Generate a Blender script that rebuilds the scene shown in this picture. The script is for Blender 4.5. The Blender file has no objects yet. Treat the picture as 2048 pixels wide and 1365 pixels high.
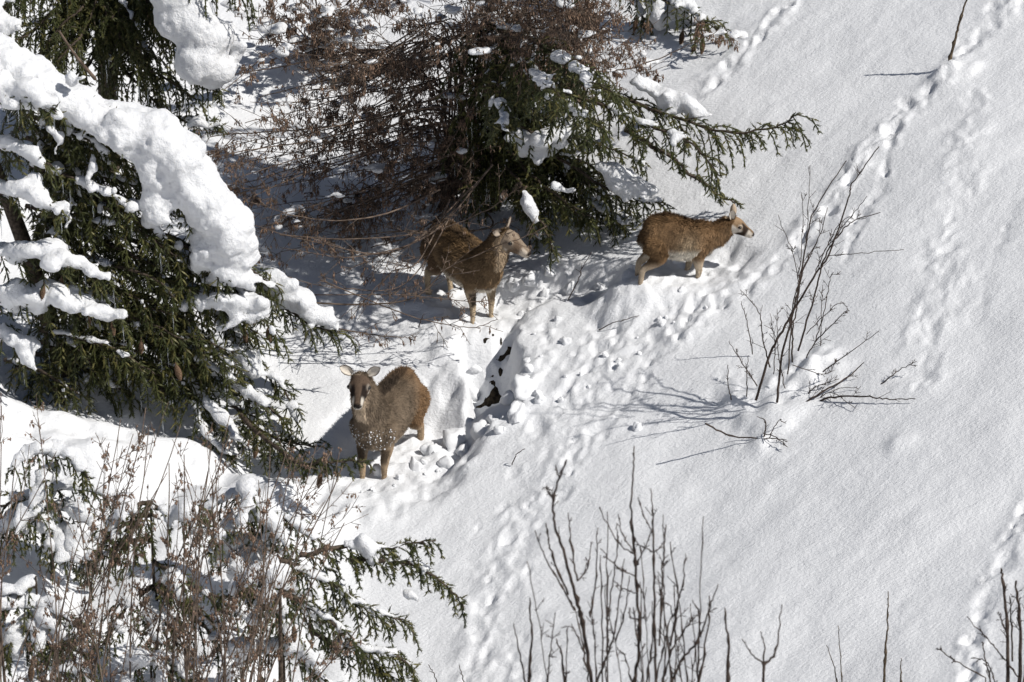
import bpy, bmesh, math, random
import numpy as np
from mathutils import Vector, Matrix

# ------------------------------------------------------------------ camera, sky, sun, exposure
SC = bpy.context.scene
COL = SC.collection
PITCH = math.radians(25.0)
DIST = 40.0
FPX = 9200.0                       # focal length in pixels of the 2048 wide photograph
CAM = np.array([0.0, -DIST * math.cos(PITCH), DIST * math.sin(PITCH)])
FWD = np.array([0.0, math.cos(PITCH), -math.sin(PITCH)])
UPV = np.array([0.0, math.sin(PITCH), math.cos(PITCH)])

cam_data = bpy.data.cameras.new('camera')
cam = bpy.data.objects.new('camera', cam_data)
COL.objects.link(cam)
cam.location = CAM
cam.rotation_euler = (math.pi / 2 - PITCH, 0, 0)
cam_data.sensor_width = 36.0
cam_data.lens = FPX / 2048 * 36.0
cam_data.clip_start = 0.5
cam_data.clip_end = 2000
cam_data.dof.use_dof = True
cam_data.dof.focus_distance = 40.2
cam_data.dof.aperture_fstop = 5.0
SC.camera = cam

SUN_EL = math.radians(47)
SUN_H = np.array([1.0, -0.45]); SUN_H = SUN_H / np.linalg.norm(SUN_H)
SUN_DIR = np.array([SUN_H[0] * math.cos(SUN_EL), SUN_H[1] * math.cos(SUN_EL), math.sin(SUN_EL)])

world = bpy.data.worlds.new('World'); SC.world = world
world.use_nodes = True
wn = world.node_tree.nodes; wl = world.node_tree.links
wn.clear()
sky = wn.new('ShaderNodeTexSky'); sky.sky_type = 'NISHITA'; sky.sun_disc = False
sky.sun_elevation = SUN_EL
sky.sun_rotation = math.atan2(SUN_H[0], SUN_H[1])
sky.altitude = 1400; sky.air_density = 1.0; sky.dust_density = 1.0; sky.ozone_density = 1.0
bg = wn.new('ShaderNodeBackground'); bg.inputs['Strength'].default_value = 0.05
wo = wn.new('ShaderNodeOutputWorld')
wl.new(sky.outputs[0], bg.inputs['Color']); wl.new(bg.outputs[0], wo.inputs['Surface'])

sun_data = bpy.data.lights.new('sun', 'SUN')
sun_data.energy = 5.0; sun_data.angle = math.radians(0.53); sun_data.color = (1.0, 0.965, 0.91)
sun = bpy.data.objects.new('sun', sun_data); COL.objects.link(sun)
sun.rotation_euler = Vector(SUN_DIR).to_track_quat('Z', 'Y').to_euler()

SC.view_settings.view_transform = 'Standard'
SC.view_settings.look = 'None'
SC.view_settings.exposure = -0.17
SC.view_settings.gamma = 1.0
SC.view_settings.use_curve_mapping = False
SC.render.engine = 'CYCLES'
SC.cycles.max_bounces = 6
SC.cycles.diffuse_bounces = 2

RNG = np.random.default_rng(7)
random.seed(7)
Z = np.array([0., 0., 1.])


def cross(a, b):
    a = np.asarray(a, float); b = np.asarray(b, float)
    return np.stack([a[..., 1] * b[..., 2] - a[..., 2] * b[..., 1], a[..., 2] * b[..., 0] - a[..., 0] * b[..., 2], a[..., 0] * b[..., 1] - a[..., 1] * b[..., 0]], -1)


def nrm(v):
    v = np.asarray(v, float)
    return v / (np.sqrt((v * v).sum(-1, keepdims=True)) + 1e-12)


# ------------------------------------------------------------------ pixel -> world helpers
def ray(px, py):
    d = FWD * FPX + np.array([1., 0, 0]) * (px - 1024.0) - UPV * (py - 682.5)
    return d / FPX


def P(px, py, Y):
    """point seen at photograph pixel (px,py) standing at world depth y = Y"""
    d = ray(px, py)
    return CAM + d * ((Y - CAM[1]) / d[1])


# ------------------------------------------------------------------ noise
def _hash(ix, iy, iz, seed):
    h = (ix.astype(np.int64) * 374761393 + iy.astype(np.int64) * 668265263 + iz.astype(np.int64) * 2147483647 + seed * 974711) & 0xFFFFFFFF
    h = ((h ^ (h >> 13)) * 1274126177) & 0xFFFFFFFF
    h = h ^ (h >> 16)
    return (h & 0xFFFF) / 65535.0 * 2 - 1


def noise3(x, y, z, seed=0):
    x, y, z = np.broadcast_arrays(x, y, z)
    fx, fy, fz = np.floor(x), np.floor(y), np.floor(z)
    tx, ty, tz = x - fx, y - fy, z - fz
    ux, uy, uz = tx * tx * (3 - 2 * tx), ty * ty * (3 - 2 * ty), tz * tz * (3 - 2 * tz)
    r = 0
    for dx in (0, 1):
        wx = ux if dx else 1 - ux
        for dy in (0, 1):
            wy = uy if dy else 1 - uy
            for dz in (0, 1):
                wz = uz if dz else 1 - uz
                r = r + wx * wy * wz * _hash(fx + dx, fy + dy, fz + dz, seed)
    return r


def noise2(x, y, seed=0):
    x, y = np.broadcast_arrays(x, y)
    fx, fy = np.floor(x), np.floor(y)
    tx, ty = x - fx, y - fy
    ux, uy = tx * tx * (3 - 2 * tx), ty * ty * (3 - 2 * ty)
    zz = np.zeros_like(fx)
    a = _hash(fx, fy, zz, seed); b = _hash(fx + 1, fy, zz, seed)
    c = _hash(fx, fy + 1, zz, seed); d = _hash(fx + 1, fy + 1, zz, seed)
    return (a * (1 - ux) + b * ux) * (1 - uy) + (c * (1 - ux) + d * ux) * uy


def sstep(a, b, x):
    t = np.clip((x - a) / (b - a), 0, 1)
    return t * t * (3 - 2 * t)


def softplus(t):
    return np.where(t > 20, t, np.log1p(np.exp(np.minimum(t, 20))))


# ------------------------------------------------------------------ materials
def new_mat(name, rough=0.7, spec=0.3):
    m = bpy.data.materials.new(name); m.use_nodes = True
    nt = m.node_tree
    b = nt.nodes['Principled BSDF']
    b.inputs['Roughness'].default_value = rough
    b.inputs['Specular IOR Level'].default_value = spec
    return m, nt, b


def mat_attr(name, rough=0.7, spec=0.25, noise=0.0, nscale=60):
    m, nt, b = new_mat(name, rough, spec)
    a = nt.nodes.new('ShaderNodeVertexColor'); a.layer_name = 'Col'
    if noise:
        n = nt.nodes.new('ShaderNodeTexNoise'); n.inputs['Scale'].default_value = nscale; n.inputs['Detail'].default_value = 4
        tc = nt.nodes.new('ShaderNodeTexCoord')
        mr = nt.nodes.new('ShaderNodeMapRange')
        mr.inputs['To Min'].default_value = 1 - noise; mr.inputs['To Max'].default_value = 1 + noise
        mx = nt.nodes.new('ShaderNodeMix'); mx.data_type = 'RGBA'; mx.blend_type = 'MULTIPLY'; mx.inputs[0].default_value = 1
        nt.links.new(tc.outputs['Object'], n.inputs['Vector'])
        nt.links.new(n.outputs['Fac'], mr.inputs['Value'])
        nt.links.new(a.outputs['Color'], mx.inputs[6]); nt.links.new(mr.outputs[0], mx.inputs[7])
        nt.links.new(mx.outputs[2], b.inputs['Base Color'])
    else:
        nt.links.new(a.outputs['Color'], b.inputs['Base Color'])
    return m


def mat_snow(name, scale, dist, col=(0.80, 0.81, 0.83), stretch=(1, 1, 1), rot=0.0, fine=0.35):
    m, nt, b = new_mat(name, 0.65, 0.18)
    b.inputs['Base Color'].default_value = (*col, 1)
    tc = nt.nodes.new('ShaderNodeTexCoord')
    mp = nt.nodes.new('ShaderNodeMapping'); mp.inputs['Scale'].default_value = stretch; mp.inputs['Rotation'].default_value = (0, 0, rot)
    n1 = nt.nodes.new('ShaderNodeTexNoise'); n1.inputs['Scale'].default_value = scale; n1.inputs['Detail'].default_value = 3.5; n1.inputs['Roughness'].default_value = 0.55
    n2 = nt.nodes.new('ShaderNodeTexNoise'); n2.inputs['Scale'].default_value = scale * 5; n2.inputs['Detail'].default_value = 2
    ad = nt.nodes.new('ShaderNodeMath'); ad.operation = 'MULTIPLY_ADD'; ad.inputs[1].default_value = fine
    bp = nt.nodes.new('ShaderNodeBump'); bp.inputs['Strength'].default_value = 1.0; bp.inputs['Distance'].default_value = dist
    L = nt.links.new
    L(tc.outputs['Object'], mp.inputs['Vector']); L(mp.outputs[0], n1.inputs['Vector']); L(tc.outputs['Object'], n2.inputs['Vector'])
    L(n2.outputs['Fac'], ad.inputs[0]); L(n1.outputs['Fac'], ad.inputs[2])
    L(ad.outputs[0], bp.inputs['Height']); L(bp.outputs[0], b.inputs['Normal'])
    return m


def mat_bark(name, c1, c2, scale=40, rough=0.8):
    m, nt, b = new_mat(name, rough, 0.2)
    tc = nt.nodes.new('ShaderNodeTexCoord')
    n = nt.nodes.new('ShaderNodeTexNoise'); n.inputs['Scale'].default_value = scale; n.inputs['Detail'].default_value = 4
    r = nt.nodes.new('ShaderNodeValToRGB')
    r.color_ramp.elements[0].position = 0.35; r.color_ramp.elements[0].color = (*c1, 1)
    r.color_ramp.elements[1].position = 0.68; r.color_ramp.elements[1].color = (*c2, 1)
    nt.links.new(tc.outputs['Object'], n.inputs['Vector']); nt.links.new(n.outputs['Fac'], r.inputs[0]); nt.links.new(r.outputs[0], b.inputs['Base Color'])
    return m


M_GROUND = mat_snow('snow_crust', 30, 0.0105, stretch=(1.0, 1.7, 1.0), rot=math.radians(-12), fine=0.34)
M_SNOW = mat_snow('soft_snow', 30, 0.019, fine=0.5, col=(0.79, 0.80, 0.82))
_b = M_SNOW.node_tree.nodes['Principled BSDF']; _b.inputs['Subsurface Weight'].default_value = 0.25; _b.inputs['Subsurface Radius'].default_value = (1.0, 1.05, 1.15); _b.inputs['Subsurface Scale'].default_value = 0.025
M_CLOD = mat_snow('clod_snow', 2.2, 0.005, fine=0.4)
M_SOIL = mat_bark('soil', (0.012, 0.009, 0.006), (0.06, 0.045, 0.03), 30, 0.95)
M_NEEDLE = mat_attr('spruce_needles', 0.55, 0.3)
M_SPRUCE_BARK = mat_bark('spruce_bark', (0.03, 0.022, 0.016), (0.11, 0.085, 0.065), 35)
M_HAZEL = mat_bark('hazel_bark', (0.07, 0.05, 0.038), (0.20, 0.15, 0.115), 18)
M_PALEBARK = mat_bark('lichen_bark', (0.14, 0.125, 0.10), (0.40, 0.37, 0.32), 22)
M_CATKIN = mat_attr('catkin', 0.8, 0.15)
M_SHRUB = mat_bark('shrub_bark', (0.025, 0.018, 0.015), (0.085, 0.062, 0.05), 25)
M_STALK = mat_bark('stalk_bark', (0.03, 0.022, 0.014), (0.16, 0.12, 0.08), 25)
M_CONE = mat_bark('spruce_cone', (0.06, 0.035, 0.02), (0.20, 0.13, 0.085), 160)
M_FUR = mat_attr('fur', 0.85, 0.12)
M_SKIN = mat_attr('pelt', 0.85, 0.1, 0.25, 45)
M_EYE, _nt, _b = new_mat('eye', 0.12, 0.6); _b.inputs['Base Color'].default_value = (0.012, 0.008, 0.006, 1)
M_ICE, _nt, _b = new_mat('ice', 0.08, 0.5); _b.inputs['Base Color'].default_value = (0.9, 0.94, 0.97, 1); _b.inputs['Transmission Weight'].default_value = 0.85; _b.inputs['IOR'].default_value = 1.31


# ------------------------------------------------------------------ mesh helpers
class MB:
    def __init__(s):
        s.v = []; s.t = []; s.q = []; s.c = []; s.n = 0

    def add(s, v, tris=None, quads=None, col=None):
        v = np.asarray(v, np.float32).reshape(-1, 3)
        if tris is not None and len(tris): s.t.append(np.asarray(tris, np.int32).reshape(-1, 3) + s.n)
        if quads is not None and len(quads): s.q.append(np.asarray(quads, np.int32).reshape(-1, 4) + s.n)
        if col is not None:
            c = np.asarray(col, np.float32)
            if c.ndim == 1: c = np.tile(c, (len(v), 1))
            s.c.append(c)
        s.v.append(v); s.n += len(v)

    def tube(s, pts, rad, sides=5, col=None):
        pts = np.asarray(pts, float); n = len(pts)
        rad = np.broadcast_to(np.asarray(rad, float), (n,))
        T = nrm(np.gradient(pts, axis=0))
        ref = np.array([0.31, 0.17, 0.93]) if abs(T[0] @ np.array([0.31, 0.17, 0.93])) < 0.9 else np.array([1., 0, 0])
        A = nrm(cross(T, ref)); B = cross(T, A)
        a = np.arange(sides) * 2 * math.pi / sides
        v = pts[:, None] + rad[:, None, None] * (np.cos(a)[None, :, None] * A[:, None] + np.sin(a)[None, :, None] * B[:, None])
        v = v.reshape(-1, 3)
        i = np.arange(n - 1)[:, None] * sides; j = np.arange(sides)[None]; j2 = (j + 1) % sides
        q = np.stack([i + j, i + j2, i + sides + j2, i + sides + j], -1).reshape(-1, 4)
        tip = len(v); v = np.vstack([v, pts[-1] + T[-1] * rad[-1] * 1.5])
        b = (n - 1) * sides
        t = np.array([[b + k, b + (k + 1) % sides, tip] for k in range(sides)])
        s.add(v, t, q, col)

    def build(s, name, mat, parent=None, origin=(0, 0, 0), smooth=True):
        if not s.v: return None
        v = np.vstack(s.v) - np.asarray(origin, np.float32)
        me = bpy.data.meshes.new(name)
        t = np.vstack(s.t) if s.t else np.zeros((0, 3), np.int32)
        q = np.vstack(s.q) if s.q else np.zeros((0, 4), np.int32)
        me.vertices.add(len(v)); me.vertices.foreach_set('co', v.astype(np.float32).ravel())
        loops = np.concatenate([t.ravel(), q.ravel()]).astype(np.int32)
        me.loops.add(len(loops)); me.loops.foreach_set('vertex_index', loops)
        start = np.concatenate([np.arange(len(t)) * 3, len(t) * 3 + np.arange(len(q)) * 4]).astype(np.int32)
        me.polygons.add(len(start)); me.polygons.foreach_set('loop_start', start)
        me.polygons.foreach_set('use_smooth', np.full(len(start), smooth))
        if s.c:
            c = np.vstack(s.c); c4 = np.ones((len(c), 4), np.float32); c4[:, :3] = c[:, :3]
            at = me.color_attributes.new('Col', 'FLOAT_COLOR', 'POINT'); at.data.foreach_set('color', c4.ravel())
        me.update(); me.validate()
        me.materials.append(mat)
        o = bpy.data.objects.new(name, me); COL.objects.link(o)
        if parent is not None: o.parent = parent
        else: o.location = origin
        return o


def tag(o, label, cat, group=None, kind=None):
    if label: o['label'] = label
    if cat: o['category'] = cat
    if group: o['group'] = group
    if kind: o['kind'] = kind
    return o


def thing(name, label, cat, loc, group=None):
    o = bpy.data.objects.new(name, None); COL.objects.link(o)
    o.location = loc; o.empty_display_size = 0.2
    return tag(o, label, cat, group)


def catmull(pts, n=8):
    p = np.asarray(pts, float)
    if len(p) == 2: return p[0] + (p[1] - p[0]) * np.linspace(0, 1, n + 1)[:, None]
    e = np.vstack([2 * p[0] - p[1], p, 2 * p[-1] - p[-2]])
    out = []
    for i in range(len(p) - 1):
        a, b, c, d = e[i], e[i + 1], e[i + 2], e[i + 3]
        t = (np.arange(n) / n)[:, None]
        out.append(0.5 * (2 * b + (c - a) * t + (2 * a - 5 * b + 4 * c - d) * t ** 2 + (3 * b - a - 3 * c + d) * t ** 3))
    out.append(p[-1:])
    return np.vstack(out)


def ico(sub):
    bm = bmesh.new(); bmesh.ops.create_icosphere(bm, subdivisions=sub, radius=1.0)
    v = np.array([x.co[:] for x in bm.verts]); f = np.array([[q.index for q in p.verts] for p in bm.faces]); bm.free()
    return v, f


ICO2 = ico(2); ICO3 = ico(3)


TMP = bpy.data.scenes.new('remesh_bench')


def remeshed(v, f, voxel):
    me = bpy.data.meshes.new('tmp'); me.from_pydata(v.tolist(), [], f.tolist())
    ob = bpy.data.objects.new('tmp', me); TMP.collection.objects.link(ob)
    md = ob.modifiers.new('r', 'REMESH'); md.mode = 'VOXEL'; md.voxel_size = voxel
    vl = TMP.view_layers[0]; vl.update()
    ev = ob.evaluated_get(vl.depsgraph); m2 = ev.to_mesh()
    n = len(m2.vertices); V = np.empty(n * 3, np.float32); m2.vertices.foreach_get('co', V); V = V.reshape(-1, 3).astype(float)
    nl = len(m2.loops); LI = np.empty(nl, np.int32); m2.loops.foreach_get('vertex_index', LI)
    ls = np.empty(len(m2.polygons), np.int32); m2.polygons.foreach_get('loop_start', ls)
    lt = np.empty(len(m2.polygons), np.int32); m2.polygons.foreach_get('loop_total', lt)
    Q = np.stack([LI[ls[lt == 4] + k] for k in range(4)], -1) if (lt == 4).any() else np.zeros((0, 4), int)
    ev.to_mesh_clear(); bpy.data.objects.remove(ob); bpy.data.meshes.remove(me)
    return V, Q


def smooth_verts(V, Q, it, lam=0.5):
    e = np.vstack([Q[:, [0, 1]], Q[:, [1, 2]], Q[:, [2, 3]], Q[:, [3, 0]]])
    for _ in range(it):
        s = np.zeros_like(V); c = np.zeros(len(V))
        np.add.at(s, e[:, 0], V[e[:, 1]]); np.add.at(c, e[:, 0], 1)
        np.add.at(s, e[:, 1], V[e[:, 0]]); np.add.at(c, e[:, 1], 1)
        V = V * (1 - lam) + lam * s / np.maximum(c, 1)[:, None]
    return V


def vnormals(V, Q):
    n = cross(V[Q[:, 2]] - V[Q[:, 0]], V[Q[:, 3]] - V[Q[:, 1]])
    N = np.zeros_like(V)
    for k in range(4): np.add.at(N, Q[:, k], n)
    return nrm(N)


def snow_blob_mesh(blobs, voxel=0.022, lump=0.02, seed=1, smooth=7):
    """union of flattened snow lumps -> one continuous uneven snow load. blobs: (center, rx, ry, rz)"""
    v0, f0 = ICO2
    B = np.array([[*c, rx, ry, rz] for c, rx, ry, rz in blobs])
    V = (v0[None] * B[:, None, 3:6] + B[:, None, :3]).reshape(-1, 3)
    F = (f0[None] + (np.arange(len(B)) * len(v0))[:, None, None]).reshape(-1, 3)
    V, Q = remeshed(V, F, voxel)
    if not len(V): return None
    V = smooth_verts(V, Q, smooth)
    N = vnormals(V, Q)
    d = noise3(V[:, 0] * 8, V[:, 1] * 8, V[:, 2] * 8, seed) * 1.0 + noise3(V[:, 0] * 17, V[:, 1] * 17, V[:, 2] * 17, seed + 3) * 0.5 + noise3(V[:, 0] * 36, V[:, 1] * 36, V[:, 2] * 36, seed + 5) * 0.45
    V = V + N * (d * lump)[:, None]
    return V, Q


def islands(n, Q):
    lab = np.arange(n)
    e = np.vstack([Q[:, [0, 1]], Q[:, [1, 2]], Q[:, [2, 3]], Q[:, [3, 0]]])
    while True:
        m = np.minimum(lab[e[:, 0]], lab[e[:, 1]]); old = lab.copy()
        np.minimum.at(lab, e[:, 0], m); np.minimum.at(lab, e[:, 1], m); lab = lab[lab]
        if (lab == old).all(): return lab


def snow_objects(blobs, parent, origin, voxel=0.022, lump=0.02, seed=1, big=0.13):
    """every separate lump of snow a part; crumbs too small to pick apart joined"""
    r = snow_blob_mesh(blobs, voxel, lump, seed)
    if r is None: return
    V, Q = r; lab = islands(len(V), Q); fl = lab[Q[:, 0]]; crumbs = MB()
    for L in np.unique(lab):
        sel = lab == L; q = Q[fl == L]
        if not len(q): continue
        idx = np.cumsum(sel) - 1; v = V[sel]; q = idx[q]
        if np.ptp(v, axis=0).max() >= big:
            mb = MB(); mb.add(v, None, q); mb.build('snow_load', M_SNOW, parent, origin)
        else: crumbs.add(v, None, q)
    if crumbs.n: crumbs.build('snow_crumbs', M_SNOW, parent, origin)['kind'] = 'stuff'


# ------------------------------------------------------------------ snow slope
def H0(x, y):
    z = 0.22 * y + 0.02 * x
    z = z + 0.34 * 0.45 * softplus((x + 0.75 - 0.10 * y) / 0.45)
    z = z + 0.20 * 0.5 * softplus(-(x + 2.6) / 0.5)
    z = z - 0.30 * 1.2 * softplus((x - 8.0) / 1.2)
    z = z + 0.60 * 0.8 * softplus(-(y + 9.3) / 0.8)
    z = z + 0.05 * noise2(x * 0.55 + 3, y * 0.55, 5) + 0.025 * noise2(x * 1.3, y * 1.3, 6)
    return z


def G0(px, py):
    d = ray(px, py); t0, t1 = 26.0, 70.0
    ts = np.linspace(t0, t1, 900); p = CAM + ts[:, None] * d
    h = p[:, 2] - H0(p[:, 0], p[:, 1]); i = int(np.argmax(h < 0))
    a, b = ts[i - 1], ts[i]
    for _ in range(18):
        m = (a + b) / 2; q = CAM + m * d
        if q[2] < H0(q[0], q[1]): b = m
        else: a = m
    return CAM + a * d


def poly(*pp): return np.array([G0(px, py)[:2] for px, py in pp])


def seg_dist(x, y, pl):
    best = np.full(x.shape, 1e9)
    for a, b in zip(pl[:-1], pl[1:]):
        ab = b - a; L = ab @ ab
        t = np.clip(((x - a[0]) * ab[0] + (y - a[1]) * ab[1]) / L, 0, 1)
        best = np.minimum(best, np.hypot(x - a[0] - t * ab[0], y - a[1] - t * ab[1]))
    return best


def axis_coords(lo, hi, step, far, grow=1.16):
    c = list(np.arange(lo, hi, step)); s = step
    while c[-1] < far: s *= grow; c.append(c[-1] + s)
    s = step; left = [lo]
    while left[-1] > -far: s *= grow; left.append(left[-1] - s)
    return np.array(left[:0:-1] + c)


GX = axis_coords(-4.9, 4.9, 0.0205, 160)
GY = axis_coords(-7.6, 6.4, 0.031, 160)
XX, YY = np.meshgrid(GX, GY)
HH = H0(XX, YY)

TRENCH = poly((640, 1010), (735, 945), (800, 905), (880, 885), (985, 815), (985, 740), (965, 690), (955, 640), (1010, 600), (1120, 560), (1290, 570))
DUG = poly((985, 745), (970, 690), (975, 665))
TRACKS = [
    (poly((1600, -20), (1500, 90), (1420, 180)), 0.10, 0.075, 0.20),
    (poly((2040, -40), (1985, 40), (1895, 150), (1790, 235), (1720, 330), (1650, 420)), 0.06, 0.05, 0.19),
    (poly((1650, 420), (1560, 520), (1480, 580), (1340, 640)), 0.09, 0.08, 0.17),
    (poly((1780, 260), (1765, 380), (1720, 430), (1690, 520)), 0.05, 0.075, 0.2),
    (poly((1960, 200), (1930, 330), (1900, 480), (1880, 620), (1840, 760)), 0.10, 0.028, 0.2),
    (poly((2040, 380), (1990, 500), (1950, 640)), 0.12, 0.026, 0.2),
    (poly((1240, 790), (1150, 920), (1060, 1050), (985, 1130), (960, 1260), (960, 1380)), 0.13, 0.045, 0.16),
    (poly((1120, 1000), (1040, 1100), (1010, 1260), (1050, 1380)), 0.12, 0.04, 0.2),
    (poly((2060, 1010), (2010, 1090), (1970, 1200), (1920, 1390)), 0.08, 0.065, 0.17),
    (poly((1230, 600), (1180, 720), (1080, 850)), 0.25, 0.05, 0.09),
    (poly((1450, 560), (1380, 640), (1290, 720), (1250, 800)), 0.18, 0.045, 0.1),
    (poly((1180, 860), (1060, 960), (960, 1070)), 0.2, 0.03, 0.13),
    (poly((1330, 560), (1460, 540), (1500, 500)), 0.12, 0.06, 0.12),
]
ROUGH = [(poly((960, 640), (1120, 560), (1300, 570), (1440, 560)), 0.30, 0.85),
         (poly((1100, 640), (1060, 780), (960, 850), (860, 900), (700, 990)), 0.20, 1.0),
         (poly((1400, 610), (1250, 700), (1120, 830)), 0.62, 0.8),
         (poly((1200, 850), (1080, 1000), (980, 1140), (960, 1380)), 0.32, 0.6),
         (poly((2040, -40), (1895, 150), (1720, 330), (1560, 520)), 0.22, 0.75),
         (poly((1600, -20), (1400, 190), (1250, 260)), 0.22, 0.6),
         (poly((2060, 1010), (1970, 1200), (1920, 1390)), 0.18, 0.6),
         (poly((1960, 200), (1900, 480), (1840, 760)), 0.25, 0.45),
         (poly((1440, 790), (1560, 790), (1650, 740)), 0.25, 0.5),
         (poly((900, 700), (870, 800), (840, 860)), 0.22, 0.7)]


STANDS = [((785, 925), math.atan2(-.86, -.31), .42, .05, .34), ((930, 618), math.atan2(-.80, .52), .40, .03, .20), ((1355, 550), math.atan2(.22, .97), .30, .06, .12)]


def build_ground():
    global HH
    x, y = XX, YY
    # soft wind relief everywhere, fine crust ripples running down the slope
    u = x * math.cos(-0.35) - y * math.sin(-0.35); w = x * math.sin(-0.35) + y * math.cos(-0.35)
    HH = HH + 0.010 * noise2(x * 3.1, y * 3.1, 11) + 0.005 * noise2(u * 5, w * 8, 12) + 0.0028 * noise2(u * 13, w * 19, 13)
    # crust with cupped little scales
    r1 = 1 - np.abs(noise2(u * 9, w * 15, 14)); HH = HH + 0.0028 * r1 * r1
    # shady hummocks lower left and under the trees
    mk = sstep(-1.5, -2.4, x + 0.12 * y) * sstep(1.0, -1.0, y)
    HH = HH + mk * (0.13 * noise2(x * 1.7 + 9, y * 1.7, 21) + 0.06 * noise2(x * 3.7, y * 3.7, 22))
    # bright bank rising to the left edge in front of the big spruce
    cr = np.array([P(px, py, Yc) for px, py, Yc in ((-160, 745, -1.6), (0, 785, -1.65), (120, 828, -1.75), (260, 862, -1.85), (400, 905, -2.0), (520, 955, -2.2), (640, 1010, -2.4))])
    cr = catmull(cr, 16); bump = np.zeros_like(x)
    for q in cr:
        hgt = max(0.05, q[2] - H0(q[0], q[1])); dx = (x - q[0]) / .22; dy = y - q[1]; sg = np.where(dy < 0, 1.25, .30)
        bump = np.maximum(bump, hgt * np.exp(-dx ** 2 - (dy / sg) ** 2))
    far = np.clip(-(x - cr[0, 0]) / .5, 0, 1); bump = np.maximum(bump, (cr[0, 2] - H0(cr[0, 0], cr[0, 1])) * far * np.exp(-((y - cr[0, 1]) / np.where(y < cr[0, 1], 1.25, .3)) ** 2))
    HH = HH + bump * (1 + .22 * noise2(x * 2.3, y * 2.3, 23)) + sstep(.02, .2, bump) * (0.035 * noise2(x * 5, y * 5, 24) + .014 * noise2(x * 13, y * 13, 29))
    # trampled, lumpy zones
    rough = np.zeros_like(x)
    for pl, wd, amp in ROUGH:
        rough = np.maximum(rough, amp * sstep(1.0, 0.25, seg_dist(x, y, pl) / wd + 0.45 * noise2(x * 4, y * 4, 31)))
    wx = x + 0.05 * noise2(x * 6, y * 6, 35) + 0.02 * noise2(x * 15, y * 15, 37); wy = y + 0.05 * noise2(x * 6, y * 6, 36) + 0.02 * noise2(x * 15, y * 15, 38)
    lum = 1 - np.abs(noise2(wx * 4.5 + wy * 1.1, wy * 4.5 - wx * 1.1, 32)) * 2; lum2 = 1 - np.abs(noise2(wx * 8.5 - wy * 3, wy * 8.5 + wx * 3, 33)) * 2
    lum3 = noise2(wx * 17 + wy * 5, wy * 17 - wx * 5, 34); lum4 = noise2(wx * 31 - wy * 9, wy * 31, 39)
    HH = HH + rough * (0.026 * lum + 0.018 * lum2 + 0.014 * lum3 + 0.008 * lum4)
    # trench walked by the animals, steep sided
    d = seg_dist(x, y, TRENCH) + 0.07 * noise2(x * 5, y * 5, 41) + 0.03 * noise2(x * 13, y * 13, 42)
    HH = HH - 0.17 * sstep(0.26, 0.15, d) + 0.02 * np.exp(-((d - 0.33) / 0.09) ** 2)
    d = seg_dist(x, y, DUG) + 0.06 * noise2(x * 6, y * 6, 43) + 0.03 * noise2(x * 14, y * 14, 44)
    HH = HH - 0.27 * sstep(0.27, 0.17, d)
    # places trodden level by the standing animals
    for (px, py), hdg, half, drop, wd in STANDS:
        c = G0(px, py); hx_, hy_ = math.cos(hdg), math.sin(hdg)
        zf = H0(c[0] + hx_ * .27, c[1] + hy_ * .27) - drop
        dd = seg_dist(x, y, np.array([[c[0] - hx_ * half, c[1] - hy_ * half], [c[0] + hx_ * .2, c[1] + hy_ * .2]])) + 0.06 * noise2(x * 6, y * 6, 45) + 0.025 * noise2(x * 16, y * 16, 46)
        w = sstep(wd + .42, wd, dd)
        HH = HH * (1 - w) + (zf + 0.035 * noise2(x * 8, y * 8, 47) + 0.015 * noise2(x * 19, y * 19, 48)) * w
    # foot prints
    rng = np.random.default_rng(3)
    for pl, jit, dep, step in TRACKS:
        dl = seg_dist(x, y, pl) + .05 * noise2(x * 5, y * 5, 25) + .03 * noise2(x * 14, y * 14, 26)
        HH = HH - .18 * dep * sstep(.075, .02, dl) * (1 + .9 * noise2(x * 8, y * 8, 27))
        step *= .62
        seglen = np.r_[0, np.cumsum(np.linalg.norm(np.diff(pl, axis=0), axis=1))]
        s = 0.0; k = 0
        while s < seglen[-1]:
            c = np.array([np.interp(s, seglen, pl[:, 0]), np.interp(s, seglen, pl[:, 1])]) + rng.normal(0, jit * 0.6, 2)
            r = 0.022 + 0.04 * rng.random() ** 1.3; dp = dep * (0.1 + 0.9 * rng.random() ** 1.5) * 0.55
            i0, i1 = np.searchsorted(GX, [c[0] - 0.3, c[0] + 0.3]); j0, j1 = np.searchsorted(GY, [c[1] - 0.3, c[1] + 0.3])
            xs, ys = x[j0:j1, i0:i1], y[j0:j1, i0:i1]
            an = rng.random() * 3.1; el = 0.6 + 0.35 * rng.random(); ax_, ay_ = xs - c[0], ys - c[1]
            dd = np.hypot(ax_ * math.cos(an) + ay_ * math.sin(an), (ay_ * math.cos(an) - ax_ * math.sin(an)) * el) / r
            dd = dd + 0.5 * noise2(xs * 13, ys * 13, 50 + k % 7) + 0.35 * noise2(xs * 27, ys * 27, 60 + k % 5)
            HH[j0:j1, i0:i1] += -dp * sstep(1.35, 0.5, dd) + 0.22 * dp * np.exp(-((dd - 1.7) / 0.5) ** 2) * (1 + 1.3 * noise2(xs * 9, ys * 9, 70 + k % 9))
            s += step * (0.6 + 0.8 * rng.random()); k += 1
    # mounds the snow makes round the shrub bases and the stem
    for (px, py), r, h in (((1540, 830), 0.30, 0.06), ((1600, 760), 0.26, 0.07), ((1530, 890), 0.20, 0.05), ((1890, 150), 0.13, 0.09), ((1940, 140), 0.09, 0.05), ((1480, 800), 0.16, 0.05), ((1800, 890), 0.10, 0.035), ((1640, 730), 0.2, 0.05)):
        c = G0(px, py)
        dd = np.hypot(x - c[0], y - c[1]) / r
        HH = HH + h * np.exp(-dd ** 2) * (1 + 0.6 * noise2(x * 9, y * 9, 61))
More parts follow.
